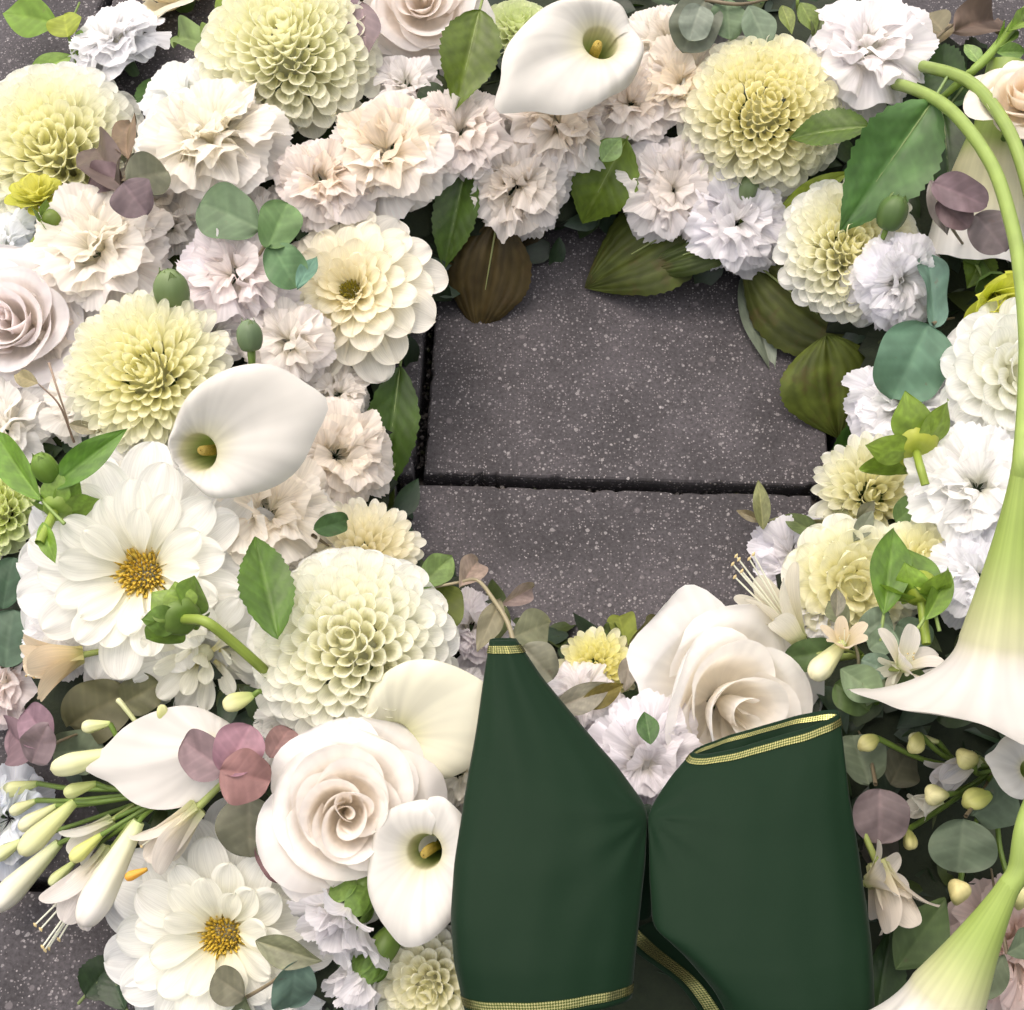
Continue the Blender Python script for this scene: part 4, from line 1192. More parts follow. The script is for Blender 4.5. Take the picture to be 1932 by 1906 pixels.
C_(1842, 925, 116, "dense white carnation at the right edge below the large white dahlia", dz=20, outer=(0.83, 0.83, 0.83), inner=(0.83, 0.82, 0.79), seed=24, n=40)
C_(1842, 1095, 88, "white carnation left of the tall calla's green throat", dz=12, outer=(0.81, 0.81, 0.85), inner=(0.82, 0.82, 0.83), seed=25)
C_(22, 478, 78, "bluish white carnation at the left edge above the blush rose", dz=6, outer=(0.78, 0.81, 0.84), inner=(0.80, 0.81, 0.82), seed=26, n=26)
C_(1098, 1318, 72, "white carnation under the small bright yellow chrysanthemum", dz=-4, outer=(0.82, 0.79, 0.81), inner=(0.82, 0.79, 0.78), seed=27, n=26)
C_(765, 168, 62, "small white carnation left of the upright olive leaf", dz=4, outer=(0.80, 0.77, 0.77), inner=(0.80, 0.77, 0.74), seed=28, n=22)
C_(20, 820, 95, "white carnation at the left edge behind the thin dry twig", dz=4, outer=(0.83, 0.82, 0.80), inner=(0.82, 0.79, 0.72), seed=29, n=30)
C_(15, 1290, 80, "pale pink carnation at the left edge above the purple leaves", dz=2, outer=(0.82, 0.74, 0.73), inner=(0.82, 0.76, 0.72), seed=30, n=28)
C_(1905, 1790, 110, "blush carnation in the bottom right corner behind the calla stem", dz=2, outer=(0.72, 0.60, 0.56), inner=(0.74, 0.62, 0.56), seed=31, n=32)
C_(20, 1545, 90, "bluish white carnation at the left edge behind the slim buds", dz=-2, outer=(0.76, 0.79, 0.85), inner=(0.78, 0.80, 0.83), seed=32, n=26)
C_(1500, 1060, 80, "white carnation at the opening's right edge above the spidery floret", dz=2, outer=(0.81, 0.80, 0.85), inner=(0.82, 0.80, 0.81), a=-0.3, b=0.1, seed=33, n=24)
C_(862, 1462, 84, "white carnation squeezed between the ivory rose and the left ribbon loop", dz=-6, outer=(0.82, 0.80, 0.77), inner=(0.82, 0.79, 0.70), seed=34, n=26)
C_(300, 372, 80, "ivory carnation under the purple brown eucalyptus leaves", dz=4, outer=(0.80, 0.76, 0.71), inner=(0.80, 0.76, 0.68), seed=35, n=24)
C_(110, 620, 95, "cream carnation between the blush rose and the lemon chrysanthemum", dz=0, outer=(0.82, 0.77, 0.70), inner=(0.82, 0.74, 0.64), seed=36, n=28)
C_(270, 925, 90, "white carnation above the huge open dahlia", dz=0, outer=(0.83, 0.83, 0.83), inner=(0.83, 0.82, 0.78), seed=37, n=26)

for x, y, r, lb, o in ((330, 430, 70, "ivory carnation deep between the broad creamy and the lavender white ones", (0.84, 0.81, 0.77)), (505, 415, 62, "ivory carnation low beside the oval eucalyptus leaf", (0.83, 0.80, 0.77)),
                       (400, 640, 66, "pale carnation low between the two green buds", (0.83, 0.81, 0.79)), (640, 745, 56, "ivory carnation low under the cream dahlia", (0.83, 0.79, 0.74)),
                       (165, 770, 80, "cream carnation low left of the lemon chrysanthemum", (0.84, 0.81, 0.76)), (590, 1050, 70, "cream carnation low beside the small dark eucalyptus leaf", (0.84, 0.81, 0.76)),
                       (1120, 165, 62, "ivory carnation low under the top calla lily's rim", (0.83, 0.79, 0.77)), (1790, 830, 70, "white carnation low right of the star shaped bud", (0.84, 0.84, 0.85)),
                       (1545, 1160, 66, "white carnation low under the pale lemon dahlia", (0.84, 0.83, 0.82)), (130, 1190, 80, "white carnation low under the huge open dahlia", (0.84, 0.83, 0.83)),
                       (545, 1370, 66, "white carnation low above the ivory rose", (0.84, 0.83, 0.80)), (860, 1330, 70, "white carnation low behind the furled calla lily", (0.84, 0.82, 0.82))):
    C_(x, y, r, lb, dz=-4, outer=o, inner=o, seed=int(x + y), n=26)

# ------------------------------------------------------------------ roses
rose(652, 1528, 168, "ivory rose with peach heart left of the ribbon, fully in view", dz=26, outer=(0.87, 0.85, 0.83), inner=(0.88, 0.83, 0.77), a=0.16, b=0.14, n=22, seed=1, spin=0.4)
rose(42, 622, 150, "blush pink rose cut by the left edge", dz=18, outer=(0.87, 0.855, 0.86), inner=(0.87, 0.815, 0.81), a=0.0, b=0.05, n=24, seed=2)
rose(798, 22, 122, "white rose cut by the top edge left of the olive leaf", dz=10, outer=(0.86, 0.83, 0.82), inner=(0.86, 0.80, 0.75), a=0.0, b=0.0, n=20, seed=3)
rose(1352, 1322, 192, "large white and peach rose between the ribbon loops and the pavement", dz=10, outer=(0.88, 0.865, 0.84), inner=(0.88, 0.85, 0.79), a=0.38, b=-0.05, n=15, seed=4, height=0.85, openness=1.0)
rose(1922, 205, 92, "peach cream rose at the right edge behind the arching calla stems", dz=72, outer=(0.85, 0.81, 0.74), inner=(0.85, 0.75, 0.62), n=20, seed=5)
rose(345, 2, 96, "cream rose cut by the top edge left of the pale yellow dahlia", dz=4, outer=(0.82, 0.79, 0.66), inner=(0.82, 0.74, 0.56), n=18, seed=6)

# ------------------------------------------------------------------ calla lilies
calla(376, 854, 24, 100, "white calla lily opened wide, golden spadix in its throat, left of the opening", dz=56, axis=(-0.20, -0.12), front=2.62, back=0.46, wide=0.92, seed=1, throat=0.36, rise=0.5, point=0.3, roll=0.2, wave=0.08)
calla(1132, 80, 212, 100, "white calla lily at the top edge with its point to the lower left", dz=54, axis=(0.20, 0.2), front=2.15, back=0.72, wide=0.86, seed=2, throat=0.34, rise=0.5, point=0.45, roll=0.2, wave=0.08)
calla(744, 1396, 40, 95, "furled cream calla lily rolled to a green tube beside the ribbon tip", dz=24, axis=(-0.12, -0.12), front=2.3, back=0.42, wide=1.15, seed=3, throat=0.36, rise=0.5, point=0.05, spadix=False, col=(0.74, 0.72, 0.56), inner_col=(0.40, 0.42, 0.08), roll=0.2)
calla(800, 1606, 258, 95, "white calla lily facing down beside the left ribbon loop", dz=44, axis=(-0.2, 0.15), front=1.7, back=1.05, wide=0.75, seed=4, throat=0.36, rise=0.5, point=0.05)
calla(408, 1405, 196, 95, "white calla lily seen from the side above the slim green buds", dz=46, axis_vec=(0.1, 0.25, 0.8), front=2.4, back=0.5, wide=0.85, seed=5, throat=0.10, tube=1.0, rise=-0.75, roll=0.1, wave=0.09, col=(0.62, 0.595, 0.55), point=0.45, spadix=False)
calla(1892, 1208, 184, 150, "tall calla lily on the right seen from the side, green throat and wide white flare", h=0.165, axis_vec=(-0.07, -0.95, -0.10), front=1.75, back=1.3, wide=1.0, seed=6, throat=0.52, tube=2.1, rise=1.08, pr=2.0, pz=1.0, lip=0.85, roll=0.20, point=0.12, spadix=False, neck=0.26, wave=0.10,
      stem_pts=[(1934, 760, 0.206), (1936, 640, 0.204), (1926, 520, 0.198), (1908, 420, 0.19), (1868, 305, 0.175), (1790, 205, 0.15), (1705, 162, 0.115), (1650, 160, 0.06)], col=(0.60, 0.575, 0.535), gup=0.34, stem_r=15)
calla(1790, 1880, 225, 130, "calla lily in the bottom right corner, green backed and seen from behind", h=0.165, axis_vec=(-0.42, -0.88, -0.12), front=1.0, back=0.8, wide=1.0, seed=7, throat=0.56, tube=1.9, rise=1.1, pr=1.8, pz=1.0, lip=0.9, roll=0.0, point=0.3, spadix=False, neck=0.28, wave=0.04,
      stem_pts=[(1936, 1555, 0.205), (1972, 1465, 0.20), (2020, 1340, 0.18)], gup=0.34, stem_r=19)
calla(1848, 420, 260, 95, "white calla lily hanging behind the two arching green stems", h=0.085, axis_vec=(-0.16, -0.9, 0.0), front=1.25, back=1.0, seed=8, throat=0.85, tube=1.9, col=(0.74, 0.725, 0.68), rise=1.0, pr=1.8, pz=1.0, lip=0.9, roll=0.0, point=0.2, spadix=False, gup=0.12, neck=0.5)
calla(1940, 1452, 172, 60, "white calla lily tip at the right edge, its stem arching over the top right", h=0.14, axis=(0.3, 0.2), front=1.55, back=0.6, seed=9, throat=0.3, tube=1.0, rise=0.4, point=0.2, spadix=False, stem_r=15,
      stem_pts=[(2040, 1330, 0.13), (2060, 1000, 0.15), (2020, 700, 0.165), (1968, 480, 0.17), (1934, 330, 0.17), (1895, 232, 0.165), (1830, 155, 0.15), (1745, 126, 0.115), (1690, 122, 0.06)])

sprig("slim green stem with small leaflets crossing the top right corner", [
    ('plain', 1878, 92, 1915, 40, 44, (0.20, 0.32, 0.06), (62, 66)), ('plain', 1880, 100, 1940, 95, 34, (0.16, 0.27, 0.06), (62, 62)), ('plain', 1850, 120, 1820, 80, 30, (0.18, 0.28, 0.08), (58, 60)),
    ('plain', 1900, 60, 1950, 20, 40, (0.24, 0.36, 0.06), (66, 66))], [(1935, 20, 66), (1870, 100, 60), (1800, 165, 46), (1740, 215, 20)], name="green_sprig", cat="leaves", stem_col=(0.22, 0.33, 0.06), stem_r=9)

# ------------------------------------------------------------------ broad leaves
OLV, GRN, DRK, BRI = (0.105, 0.155, 0.016), (0.075, 0.165, 0.035), (0.045, 0.085, 0.018), (0.15, 0.26, 0.035)
leaf('serrate', 905, 18, 862, 196, 122, OLV, "upright olive green leaf between the top rose and the top calla lily", dz=46, dz1=40, tilt=(0.1, 0.1), seed=0)
leaf('serrate', 880, 310, 835, 508, 92, (0.07, 0.13, 0.018), "green leaf hanging over the opening's upper left corner", dz=14, dz1=4, seed=1)
leaf('serrate', 1182, 262, 1092, 424, 150, (0.13, 0.20, 0.02), "bright green leaf pointing down into the opening between two carnations", dz=26, dz1=16, tilt=(-0.1, 0.1), seed=2)
leaf('plain', 1135, 305, 1172, 258, 44, (0.22, 0.34, 0.12), "small pale green leaf lying on the bright green one", dz=40, seed=0, stalk=False)
leaf('serrate', 1762, 188, 1592, 434, 172, (0.085, 0.185, 0.05), "large serrated green leaf pointing down at the lemon hearted dahlia", dz=62, dz1=58, tilt=(0.1, 0.1), seed=3)
leaf('serrate', 1640, 238, 1486, 252, 88, (0.075, 0.13, 0.012), "short dark leaf lying across the deep yellow dahlia's right side", dz=54, dz1=50, tilt=(0, 0.3), seed=1)
leaf('plain', 1600, 325, 1465, 395, 40, (0.30, 0.38, 0.05), "yellow green narrow leaf under the deep yellow dahlia", dz=18, dz1=14, seed=1)
leaf('olive', 940, 405, 900, 632, 172, (0.085, 0.062, 0.022), "brown withered leaf resting on the slab at the opening's top left", h=0.050, h1=0.006, seed=0)
leaf('olive', 1010, 380, 965, 470, 90, (0.06, 0.045, 0.02), "small brown leaf behind the lowest blush carnation", h=0.04, h1=0.02, seed=1)
leaf('olive', 1345, 395, 1095, 522, 205, (0.075, 0.095, 0.018), "broad dark olive leaf with ribbed veins at the opening's top", h=0.048, h1=0.022, tilt=(0, 0.35), seed=1)
leaf('olive', 1415, 440, 1210, 500, 96, (0.055, 0.08, 0.016), "dark olive leaf curled over the broad ribbed one", h=0.052, h1=0.034, tilt=(0.1, 0.3), seed=2)
leaf('olive', 1405, 480, 1625, 658, 200, (0.082, 0.098, 0.022), "dark olive leaf slanting along the opening's upper right edge", h=0.026, h1=0.040, tilt=(-0.15, -0.1), seed=3)
leaf('olive', 1560, 632, 1594, 826, 215, (0.105, 0.135, 0.020), "broad olive leaf pointing down onto the slab at the opening's right", h=0.040, h1=0.012, seed=0, stalk=False)
leaf('plain', 1400, 520, 1462, 700, 62, (0.23, 0.27, 0.20), "pale grey green leaf lying flat on the slab under the slanting olive leaf", h=0.004, h1=0.006, seed=2, stalk=False)
leaf('serrate', 1655, 790, 1565, 868, 62, (0.05, 0.12, 0.02), "small green leaf below the broad olive leaf at the opening's right", h=0.030, h1=0.018, seed=0)
leaf('serrate', 755, 690, 722, 945, 105, (0.06, 0.115, 0.018), "green leaf hanging below the cream dahlia over the opening's left edge", h=0.050, h1=0.016, tilt=(0.1, 0), seed=2)
leaf('serrate', 735, 900, 700, 1010, 50, (0.06, 0.085, 0.015), "narrow olive leaf under the blush carnation at the opening's lower left", h=0.035, h1=0.012, seed=1)
leaf('serrate', 525, 1205, 478, 998, 112, (0.085, 0.165, 0.02), "pointed green leaf standing above the creamy white ball dahlia", dz=62, dz1=56, tilt=(0.2, 0), seed=1, stalk=False)
leaf('plain', 78, 945, -30, 800, 70, (0.15, 0.28, 0.035), "bright green leaf at the left edge, left of a pair", dz=58, dz1=54, seed=1)
leaf('plain', 92, 925, 236, 808, 62, (0.115, 0.24, 0.03), "bright green leaf pointing up right from the left edge bud", dz=58, dz1=64, tilt=(0.2, 0.1), seed=0)
leaf('plain', 80, 985, 100, 1060, 36, (0.20, 0.34, 0.04), "small bright green leaf hanging from the left edge bud", dz=58, seed=2, stalk=False)
leaf('plain', 1668, 1160, 1690, 985, 78, (0.11, 0.21, 0.025), "bright pointed leaf left of the two rising over the lemon dahlias", dz=44, dz1=52, tilt=(-0.2, 0), seed=3)
leaf('plain', 1765, 1150, 1705, 1015, 70, (0.13, 0.23, 0.03), "bright leaf right of the two rising over the lemon dahlias", dz=42, dz1=44, tilt=(0.2, 0), seed=1)
leaf('plain', 1745, 1170, 1800, 1075, 48, (0.16, 0.27, 0.035), "short bright green leaf at the lemon dahlias' right side", dz=44, dz1=44, seed=2)
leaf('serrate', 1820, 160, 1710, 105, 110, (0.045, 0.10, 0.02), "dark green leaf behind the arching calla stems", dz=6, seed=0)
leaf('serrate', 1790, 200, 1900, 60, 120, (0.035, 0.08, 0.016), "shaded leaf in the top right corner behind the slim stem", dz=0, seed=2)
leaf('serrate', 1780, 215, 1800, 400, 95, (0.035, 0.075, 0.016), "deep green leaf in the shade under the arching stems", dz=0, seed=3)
leaf('serrate', 290, 150, 300, 215, 80, (0.05, 0.11, 0.018), "small dark green leaf above the upright white carnation", dz=16, seed=1)
leaf('serrate', 440, 70, 400, 150, 80, (0.15, 0.24, 0.03), "yellow green leaf left of the pale yellow ball dahlia", dz=20, seed=0)
leaf('serrate', 700, 1690, 620, 1640, 60, (0.10, 0.18, 0.025), "green leaf under the ivory rose's lower right", dz=6, seed=2)
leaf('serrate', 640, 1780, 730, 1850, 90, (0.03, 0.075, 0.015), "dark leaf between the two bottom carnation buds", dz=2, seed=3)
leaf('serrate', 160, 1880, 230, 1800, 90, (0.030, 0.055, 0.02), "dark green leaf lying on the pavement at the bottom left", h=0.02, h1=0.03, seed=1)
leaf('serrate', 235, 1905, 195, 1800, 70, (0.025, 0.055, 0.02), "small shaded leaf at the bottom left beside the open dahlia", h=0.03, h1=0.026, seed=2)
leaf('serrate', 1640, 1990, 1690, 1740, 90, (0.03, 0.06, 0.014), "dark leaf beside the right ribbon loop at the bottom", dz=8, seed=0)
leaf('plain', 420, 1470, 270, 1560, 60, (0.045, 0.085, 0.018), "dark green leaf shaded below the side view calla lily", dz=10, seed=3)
leaf('plain', 1228, 1405, 1216, 1340, 44, (0.06, 0.13, 0.03), "small pointed green leaf in the lavender carnation between the ribbon loops", dz=52, dz1=56, seed=1, stalk=False)
leaf('plain', 1845, 500, 1800, 430, 66, (0.10, 0.17, 0.03), "green leaf above the chartreuse dahlia", dz=20, seed=2)
leaf('serrate', 1860, 470, 1830, 540, 70, (0.14, 0.22, 0.03), "bright green leaf tucked behind the chartreuse dahlia", dz=16, seed=1)

# ------------------------------------------------------------------ eucalyptus and other sprigs
PUR, BRN, EUG, TEA, GRY, ROS = (0.165, 0.115, 0.125), (0.20, 0.135, 0.085), (0.155, 0.25, 0.125), (0.13, 0.255, 0.18), (0.23, 0.27, 0.19), (0.34, 0.20, 0.225)
sprig("purple brown eucalyptus leaves lying on the round left dahlia", [
    ('round', 228, 352, 158, 258, 92, (0.155, 0.115, 0.10), (58, 56)), ('round', 232, 338, 160, 335, 70, (0.19, 0.13, 0.135), (50, 46)),
    ('round', 240, 345, 318, 318, 88, (0.17, 0.175, 0.115), (58, 50)), ('round', 232, 345, 272, 400, 84, (0.165, 0.12, 0.13), (62, 58)),
    ('oval', 240, 300, 232, 205, 70, (0.235, 0.165, 0.105), (44, 34))], [(232, 345, 56), (240, 320, 45), (250, 260, 20)])
sprig("two green eucalyptus leaves above the cream dahlia, one round one oval", [
    ('round', 488, 432, 372, 378, 108, (0.165, 0.245, 0.135), (46, 46)), ('round', 505, 470, 545, 378, 82, (0.155, 0.265, 0.10), (48, 52), (0.25, 0)),
    ('round', 512, 462, 560, 540, 80, (0.15, 0.27, 0.125), (48, 44), (0.3, 0)), ('oval', 560, 545, 598, 478, 36, TEA, (50, 46))], [(505, 455, 48), (490, 480, 38), (470, 520, 10)])
sprig("bluish green eucalyptus leaves hanging at the opening's right, one large and round", [
    ('round', 1752, 612, 1690, 752, 150, (0.135, 0.25, 0.165), (44, 40)), ('round', 1762, 620, 1758, 470, 66, (0.15, 0.26, 0.20), (40, 30), (0.3, 0))], [(1758, 612, 42), (1775, 605, 30), (1800, 600, 5)])
sprig("pink tinged eucalyptus leaves left of the ivory rose", [
    ('round', 425, 1455, 338, 1398, 92, (0.27, 0.19, 0.20), (58, 56)), ('round', 425, 1462, 472, 1368, 96, (0.36, 0.20, 0.24), (62, 62)),
    ('round', 415, 1452, 508, 1478, 106, (0.35, 0.19, 0.175), (64, 58)), ('round', 470, 1500, 470, 1622, 122, (0.185, 0.185, 0.125), (40, 34)),
    ('round', 500, 1570, 562, 1660, 92, (0.22, 0.12, 0.125), (30, 24)), ('round', 510, 1430, 548, 1370, 60, (0.30, 0.18, 0.17), (40, 30))], [(425, 1458, 60), (460, 1490, 42), (520, 1560, 5)])
sprig("mauve and grey green eucalyptus leaves beside the right ribbon loop", [
    ('round', 1660, 1488, 1662, 1592, 112, (0.20, 0.155, 0.155), (40, 38)), ('round', 1640, 1480, 1610, 1380, 100, (0.16, 0.20, 0.13), (30, 24)),
    ('round', 1680, 1480, 1720, 1410, 80, (0.12, 0.12, 0.08), (24, 18)), ('round', 1625, 1605, 1700, 1580, 100, (0.08, 0.075, 0.06), (22, 18))], [(1652, 1480, 38), (1640, 1420, 20), (1620, 1380, 0)])
sprig("grey green eucalyptus leaves among the small buds at the lower right", [
    ('round', 1818, 1545, 1812, 1648, 130, (0.145, 0.19, 0.12), (44, 42)), ('round', 1835, 1540, 1925, 1490, 100, (0.12, 0.165, 0.10), (32, 26)),
    ('oval', 1690, 1830, 1790, 1700, 110, (0.095, 0.145, 0.05), (16, 24))], [(1822, 1540, 44), (1850, 1500, 30), (1880, 1440, 5)])
sprig("plum coloured eucalyptus leaves below the arching stems", [
    ('round', 1760, 345, 1862, 385, 72, (0.20, 0.14, 0.155), (78, 78)), ('round', 1770, 380, 1830, 425, 60, (0.17, 0.115, 0.12), (72, 70)),
    ('round', 1840, 405, 1900, 470, 90, (0.185, 0.15, 0.15), (62, 58)), ('oval', 1755, 340, 1790, 440, 48, (0.25, 0.22, 0.2), (64, 60))], [(1765, 360, 74), (1790, 420, 60), (1830, 480, 15)])
sprig("grey green eucalyptus leaves cut by the top edge, right of the top calla lily", [
    ('round', 1330, 0, 1292, 90, 100, (0.17, 0.19, 0.14), (44, 46)), ('round', 1322, 10, 1302, 72, 66, (0.24, 0.28, 0.22), (52, 52)),
    ('round', 1370, 0, 1378, 70, 66, (0.15, 0.22, 0.12), (44, 42)), ('oval', 1412, 10, 1452, 92, 66, (0.17, 0.23, 0.15), (48, 46)),
    ('round', 1360, 60, 1410, 118, 70, (0.26, 0.24, 0.26), (28, 22))], [(1330, 0, 48), (1400, 8, 46), (1480, -10, 30)])
sprig("mauve eucalyptus leaves at the top edge between dahlia and rose", [
    ('oval', 682, 5, 690, 100, 66, (0.265, 0.20, 0.21), (40, 36)), ('round', 670, -20, 620, 28, 60, (0.24, 0.17, 0.2), (36, 34))], [(682, 0, 40), (690, -30, 30)])
sprig("eucalyptus twig reaching over the slab at the left ribbon tip", [
    ('plain', 788, 1112, 862, 1040, 62, (0.20, 0.29, 0.10), (44, 46)), ('plain', 868, 1108, 912, 1042, 58, (0.38, 0.29, 0.24), (50, 54)),
    ('round', 842, 1100, 825, 1192, 84, (0.125, 0.155, 0.03), (34, 28)), ('round', 700, 1085, 790, 1092, 42, (0.11, 0.125, 0.03), (30, 32)),
    ('plain', 945, 1142, 1022, 1102, 40, (0.33, 0.25, 0.23), (44, 46)), ('oval', 945, 1130, 905, 1222, 48, (0.24, 0.22, 0.14), (46, 44)),
    ('oval', 962, 1205, 1050, 1172, 84, (0.27, 0.28, 0.17), (42, 38)), ('round', 985, 1220, 1042, 1282, 82, (0.26, 0.26, 0.19), (36, 28)),
    ('oval', 948, 1140, 940, 1205, 40, (0.10, 0.12, 0.04), (30, 28)), ('plain', 1030, 1345, 1165, 1290, 56, (0.28, 0.26, 0.2), (26, 26)),
    ('plain', 1090, 1335, 1182, 1290, 44, (0.16, 0.13, 0.03), (22, 22))],
    [(978, 1255, 40), (960, 1180, 46), (930, 1130, 48), (900, 1095, 48), (862, 1100, 46), (800, 1112, 38)], stem_col=(0.30, 0.26, 0.16), stem_r=5)
sprig("yellow green small leaves against the slab left of the peach rose", [
    ('round', 1180, 1222, 1168, 1150, 60, (0.23, 0.27, 0.05), (8, 14)), ('round', 1190, 1222, 1252, 1172, 60, (0.24, 0.23, 0.10), (8, 14)),
    ('round', 1175, 1218, 1130, 1180, 50, (0.09, 0.13, 0.03), (6, 8)), ('oval', 1190, 1235, 1180, 1300, 40, (0.28, 0.25, 0.20), (14, 10))], [(1185, 1240, 6), (1183, 1220, 8), (1180, 1200, 8)], stem_r=3)
sprig("teal and brown eucalyptus leaves over the bottom dahlia", [
    ('round', 560, 1812, 548, 1912, 88, (0.15, 0.235, 0.18), (54, 50), (0.3, 0)), ('plain', 482, 1775, 602, 1818, 62, (0.19, 0.195, 0.115), (52, 56)),
    ('round', 462, 1880, 398, 1842, 74, (0.17, 0.165, 0.11), (50, 52)), ('round', 465, 1885, 440, 1935, 60, (0.16, 0.19, 0.10), (46, 44))], [(450, 1890, 50), (510, 1855, 52), (560, 1815, 54)], stem_col=(0.25, 0.2, 0.12))
sprig("grey green eucalyptus cluster with tiny florets right of the peach rose", [
    ('round', 1580, 1225, 1482, 1245, 66, (0.10, 0.165, 0.06), (28, 30)), ('oval', 1585, 1262, 1670, 1320, 74, (0.20, 0.28, 0.15), (36, 34)),
    ('round', 1670, 1275, 1752, 1320, 84, (0.125, 0.20, 0.08), (30, 28)), ('round', 1575, 1290, 1640, 1340, 66, (0.10, 0.16, 0.05), (26, 24)),
    ('round', 1620, 1200, 1682, 1160, 66, (0.24, 0.31, 0.22), (34, 36)), ('round', 1640, 1225, 1690, 1190, 58, (0.22, 0.30, 0.20), (36, 38)),
    ('round', 1625, 1245, 1680, 1268, 52, (0.21, 0.30, 0.22), (38, 36)), ('plain', 1578, 1165, 1582, 1105, 30, (0.18, 0.17, 0.12), (44, 48)),
    ('oval', 1600, 1180, 1560, 1130, 46, (0.2, 0.22, 0.12), (32, 32)), ('oval', 1655, 1250, 1640, 1330, 46, (0.23, 0.29, 0.17), (34, 30)),
    ('round', 1690, 1180, 1760, 1210, 60, (0.15, 0.22, 0.14), (24, 22))], [(1600, 1330, 10), (1620, 1250, 32), (1600, 1190, 38), (1580, 1160, 44)], stem_col=(0.22, 0.2, 0.12))
sprig("fine twig of small leaves crossing the flat white chrysanthemum", [
    ('oval', 1598, 1000, 1570, 935, 36, (0.16, 0.17, 0.08), (34, 36)), ('oval', 1615, 985, 1652, 945, 30, (0.14, 0.14, 0.08), (38, 40)),
    ('round', 1600, 1040, 1570, 985, 58, (0.10, 0.135, 0.05), (30, 30)), ('oval', 1610, 1022, 1650, 962, 36, (0.20, 0.22, 0.15), (38, 42)),
    ('plain', 1562, 900, 1580, 862, 24, (0.30, 0.33, 0.14), (36, 40)), ('oval', 1572, 985, 1500, 1000, 26, (0.18, 0.17, 0.08), (28, 26)),
    ('plain', 1440, 1000, 1432, 905, 34, (0.22, 0.23, 0.10), (20, 34)), ('plain', 1440, 985, 1388, 962, 20, (0.18, 0.15, 0.08), (18, 16)),
    ('plain', 1560, 1020, 1470, 965, 40, (0.12, 0.16, 0.06), (22, 20)), ('round', 1690, 985, 1738, 945, 60, (0.12, 0.20, 0.06), (26, 28)),
    ('oval', 1580, 1050, 1530, 1090, 36, (0.10, 0.13, 0.06), (12, 8))], [(1600, 1060, 20), (1560, 1010, 28), (1500, 975, 24), (1440, 985, 18)], stem_col=(0.18, 0.19, 0.09), stem_r=5)
sprig("dark bluish green eucalyptus leaves at the left edge beside the huge dahlia", [
    ('round', 10, 1260, 20, 1150, 100, (0.095, 0.155, 0.10), (20, 18)), ('round', 5, 1150, 22, 1050, 70, (0.05, 0.10, 0.055), (16, 14))], [(5, 1260, 16), (0, 1200, 10)])
sprig("plum and olive eucalyptus leaves at the left edge under the pale pink carnation", [
    ('round', 95, 1402, 42, 1338, 80, (0.30, 0.19, 0.23), (32, 36)), ('round', 62, 1420, 0, 1378, 90, (0.24, 0.16, 0.18), (34, 32)),
    ('round', 60, 1440, 85, 1372, 66, (0.28, 0.21, 0.22), (40, 42)), ('round', 130, 1370, 235, 1310, 120, (0.14, 0.135, 0.07), (6, 4)),
    ('round', 230, 1330, 300, 1290, 80, (0.13, 0.13, 0.065), (4, 2)), ('round', 100, 1420, 190, 1418, 90, (0.17, 0.21, 0.13), (8, 4))], [(62, 1430, 34), (110, 1400, 22), (160, 1380, 0)])
sprig("grey green leaves over the blush carnation in the bottom right corner", [
    ('oval', 1895, 1800, 1840, 1895, 70, (0.155, 0.19, 0.11), (40, 38)), ('oval', 1900, 1800, 1965, 1760, 60, (0.17, 0.22, 0.13), (44, 42)), ('oval', 1880, 1700, 1950, 1660, 60, (0.16, 0.18, 0.12), (20, 18))], [(1900, 1800, 40), (1880, 1700, 26), (1870, 1640, 0)])
sprig("light green leaf pair drooping left of the pale yellow ball dahlia", [
    ('round', 405, 98, 318, 52, 66, (0.21, 0.30, 0.10), (40, 42)), ('round', 402, 98, 446, 30, 78, (0.25, 0.36, 0.09), (42, 46)), ('round', 425, 40, 450, -10, 60, (0.26, 0.36, 0.06), (44, 40))], [(400, 130, 24), (405, 98, 40), (425, 40, 46)], stem_col=(0.25, 0.33, 0.08))
sprig("light green leafy sprig over the bare pavement in the top left corner", [
    ('oval', 110, 45, 0, 20, 80, (0.20, 0.34, 0.05), (34, 40)), ('round', 128, 70, 118, 22, 66, (0.32, 0.38, 0.05), (36, 40)),
    ('plain', 135, 105, 42, 152, 46, (0.25, 0.38, 0.09), (22, 20)), ('oval', 145, 105, 185, 45, 50, (0.20, 0.33, 0.06), (24, 24)), ('oval', 140, 120, 170, 165, 44, (0.10, 0.18, 0.04), (10, 6))], [(160, 165, 0), (142, 110, 20), (130, 60, 34), (150, 5, 30)], stem_col=(0.16, 0.24, 0.05))
sprig("thin dry twig with one tiny tan leaf on the left edge", [('oval', 72, 724, 22, 705, 34, (0.36, 0.31, 0.17), (50, 52))], [(140, 835, 20), (112, 765, 40), (72, 724, 50)], name="dry_twig", cat="twig", stem_col=(0.20, 0.14, 0.10), stem_r=2.5)
sprig("short dry twig end crossing the cream carnation on the left", [('plain', 130, 800, 190, 815, 26, (0.28, 0.25, 0.16), (26, 26))], [(92, 685, 44), (110, 740, 40), (130, 800, 24)], name="dry_twig", cat="twig", stem_col=(0.32, 0.24, 0.18), stem_r=2.5)
sprig("brown dry leaves in the top right corner above the arching stems", [
    ('oval', 1780, 60, 1740, 15, 70, (0.20, 0.18, 0.11), (30, 30)), ('oval', 1720, 90, 1810, 20, 60, (0.36, 0.30, 0.18), (34, 38)),
    ('round', 1800, 60, 1900, 20, 90, (0.17, 0.12, 0.09), (24, 20))], [(1740, 100, 20), (1780, 60, 30), (1840, 20, 20)], name="dry_sprig", cat="leaves")
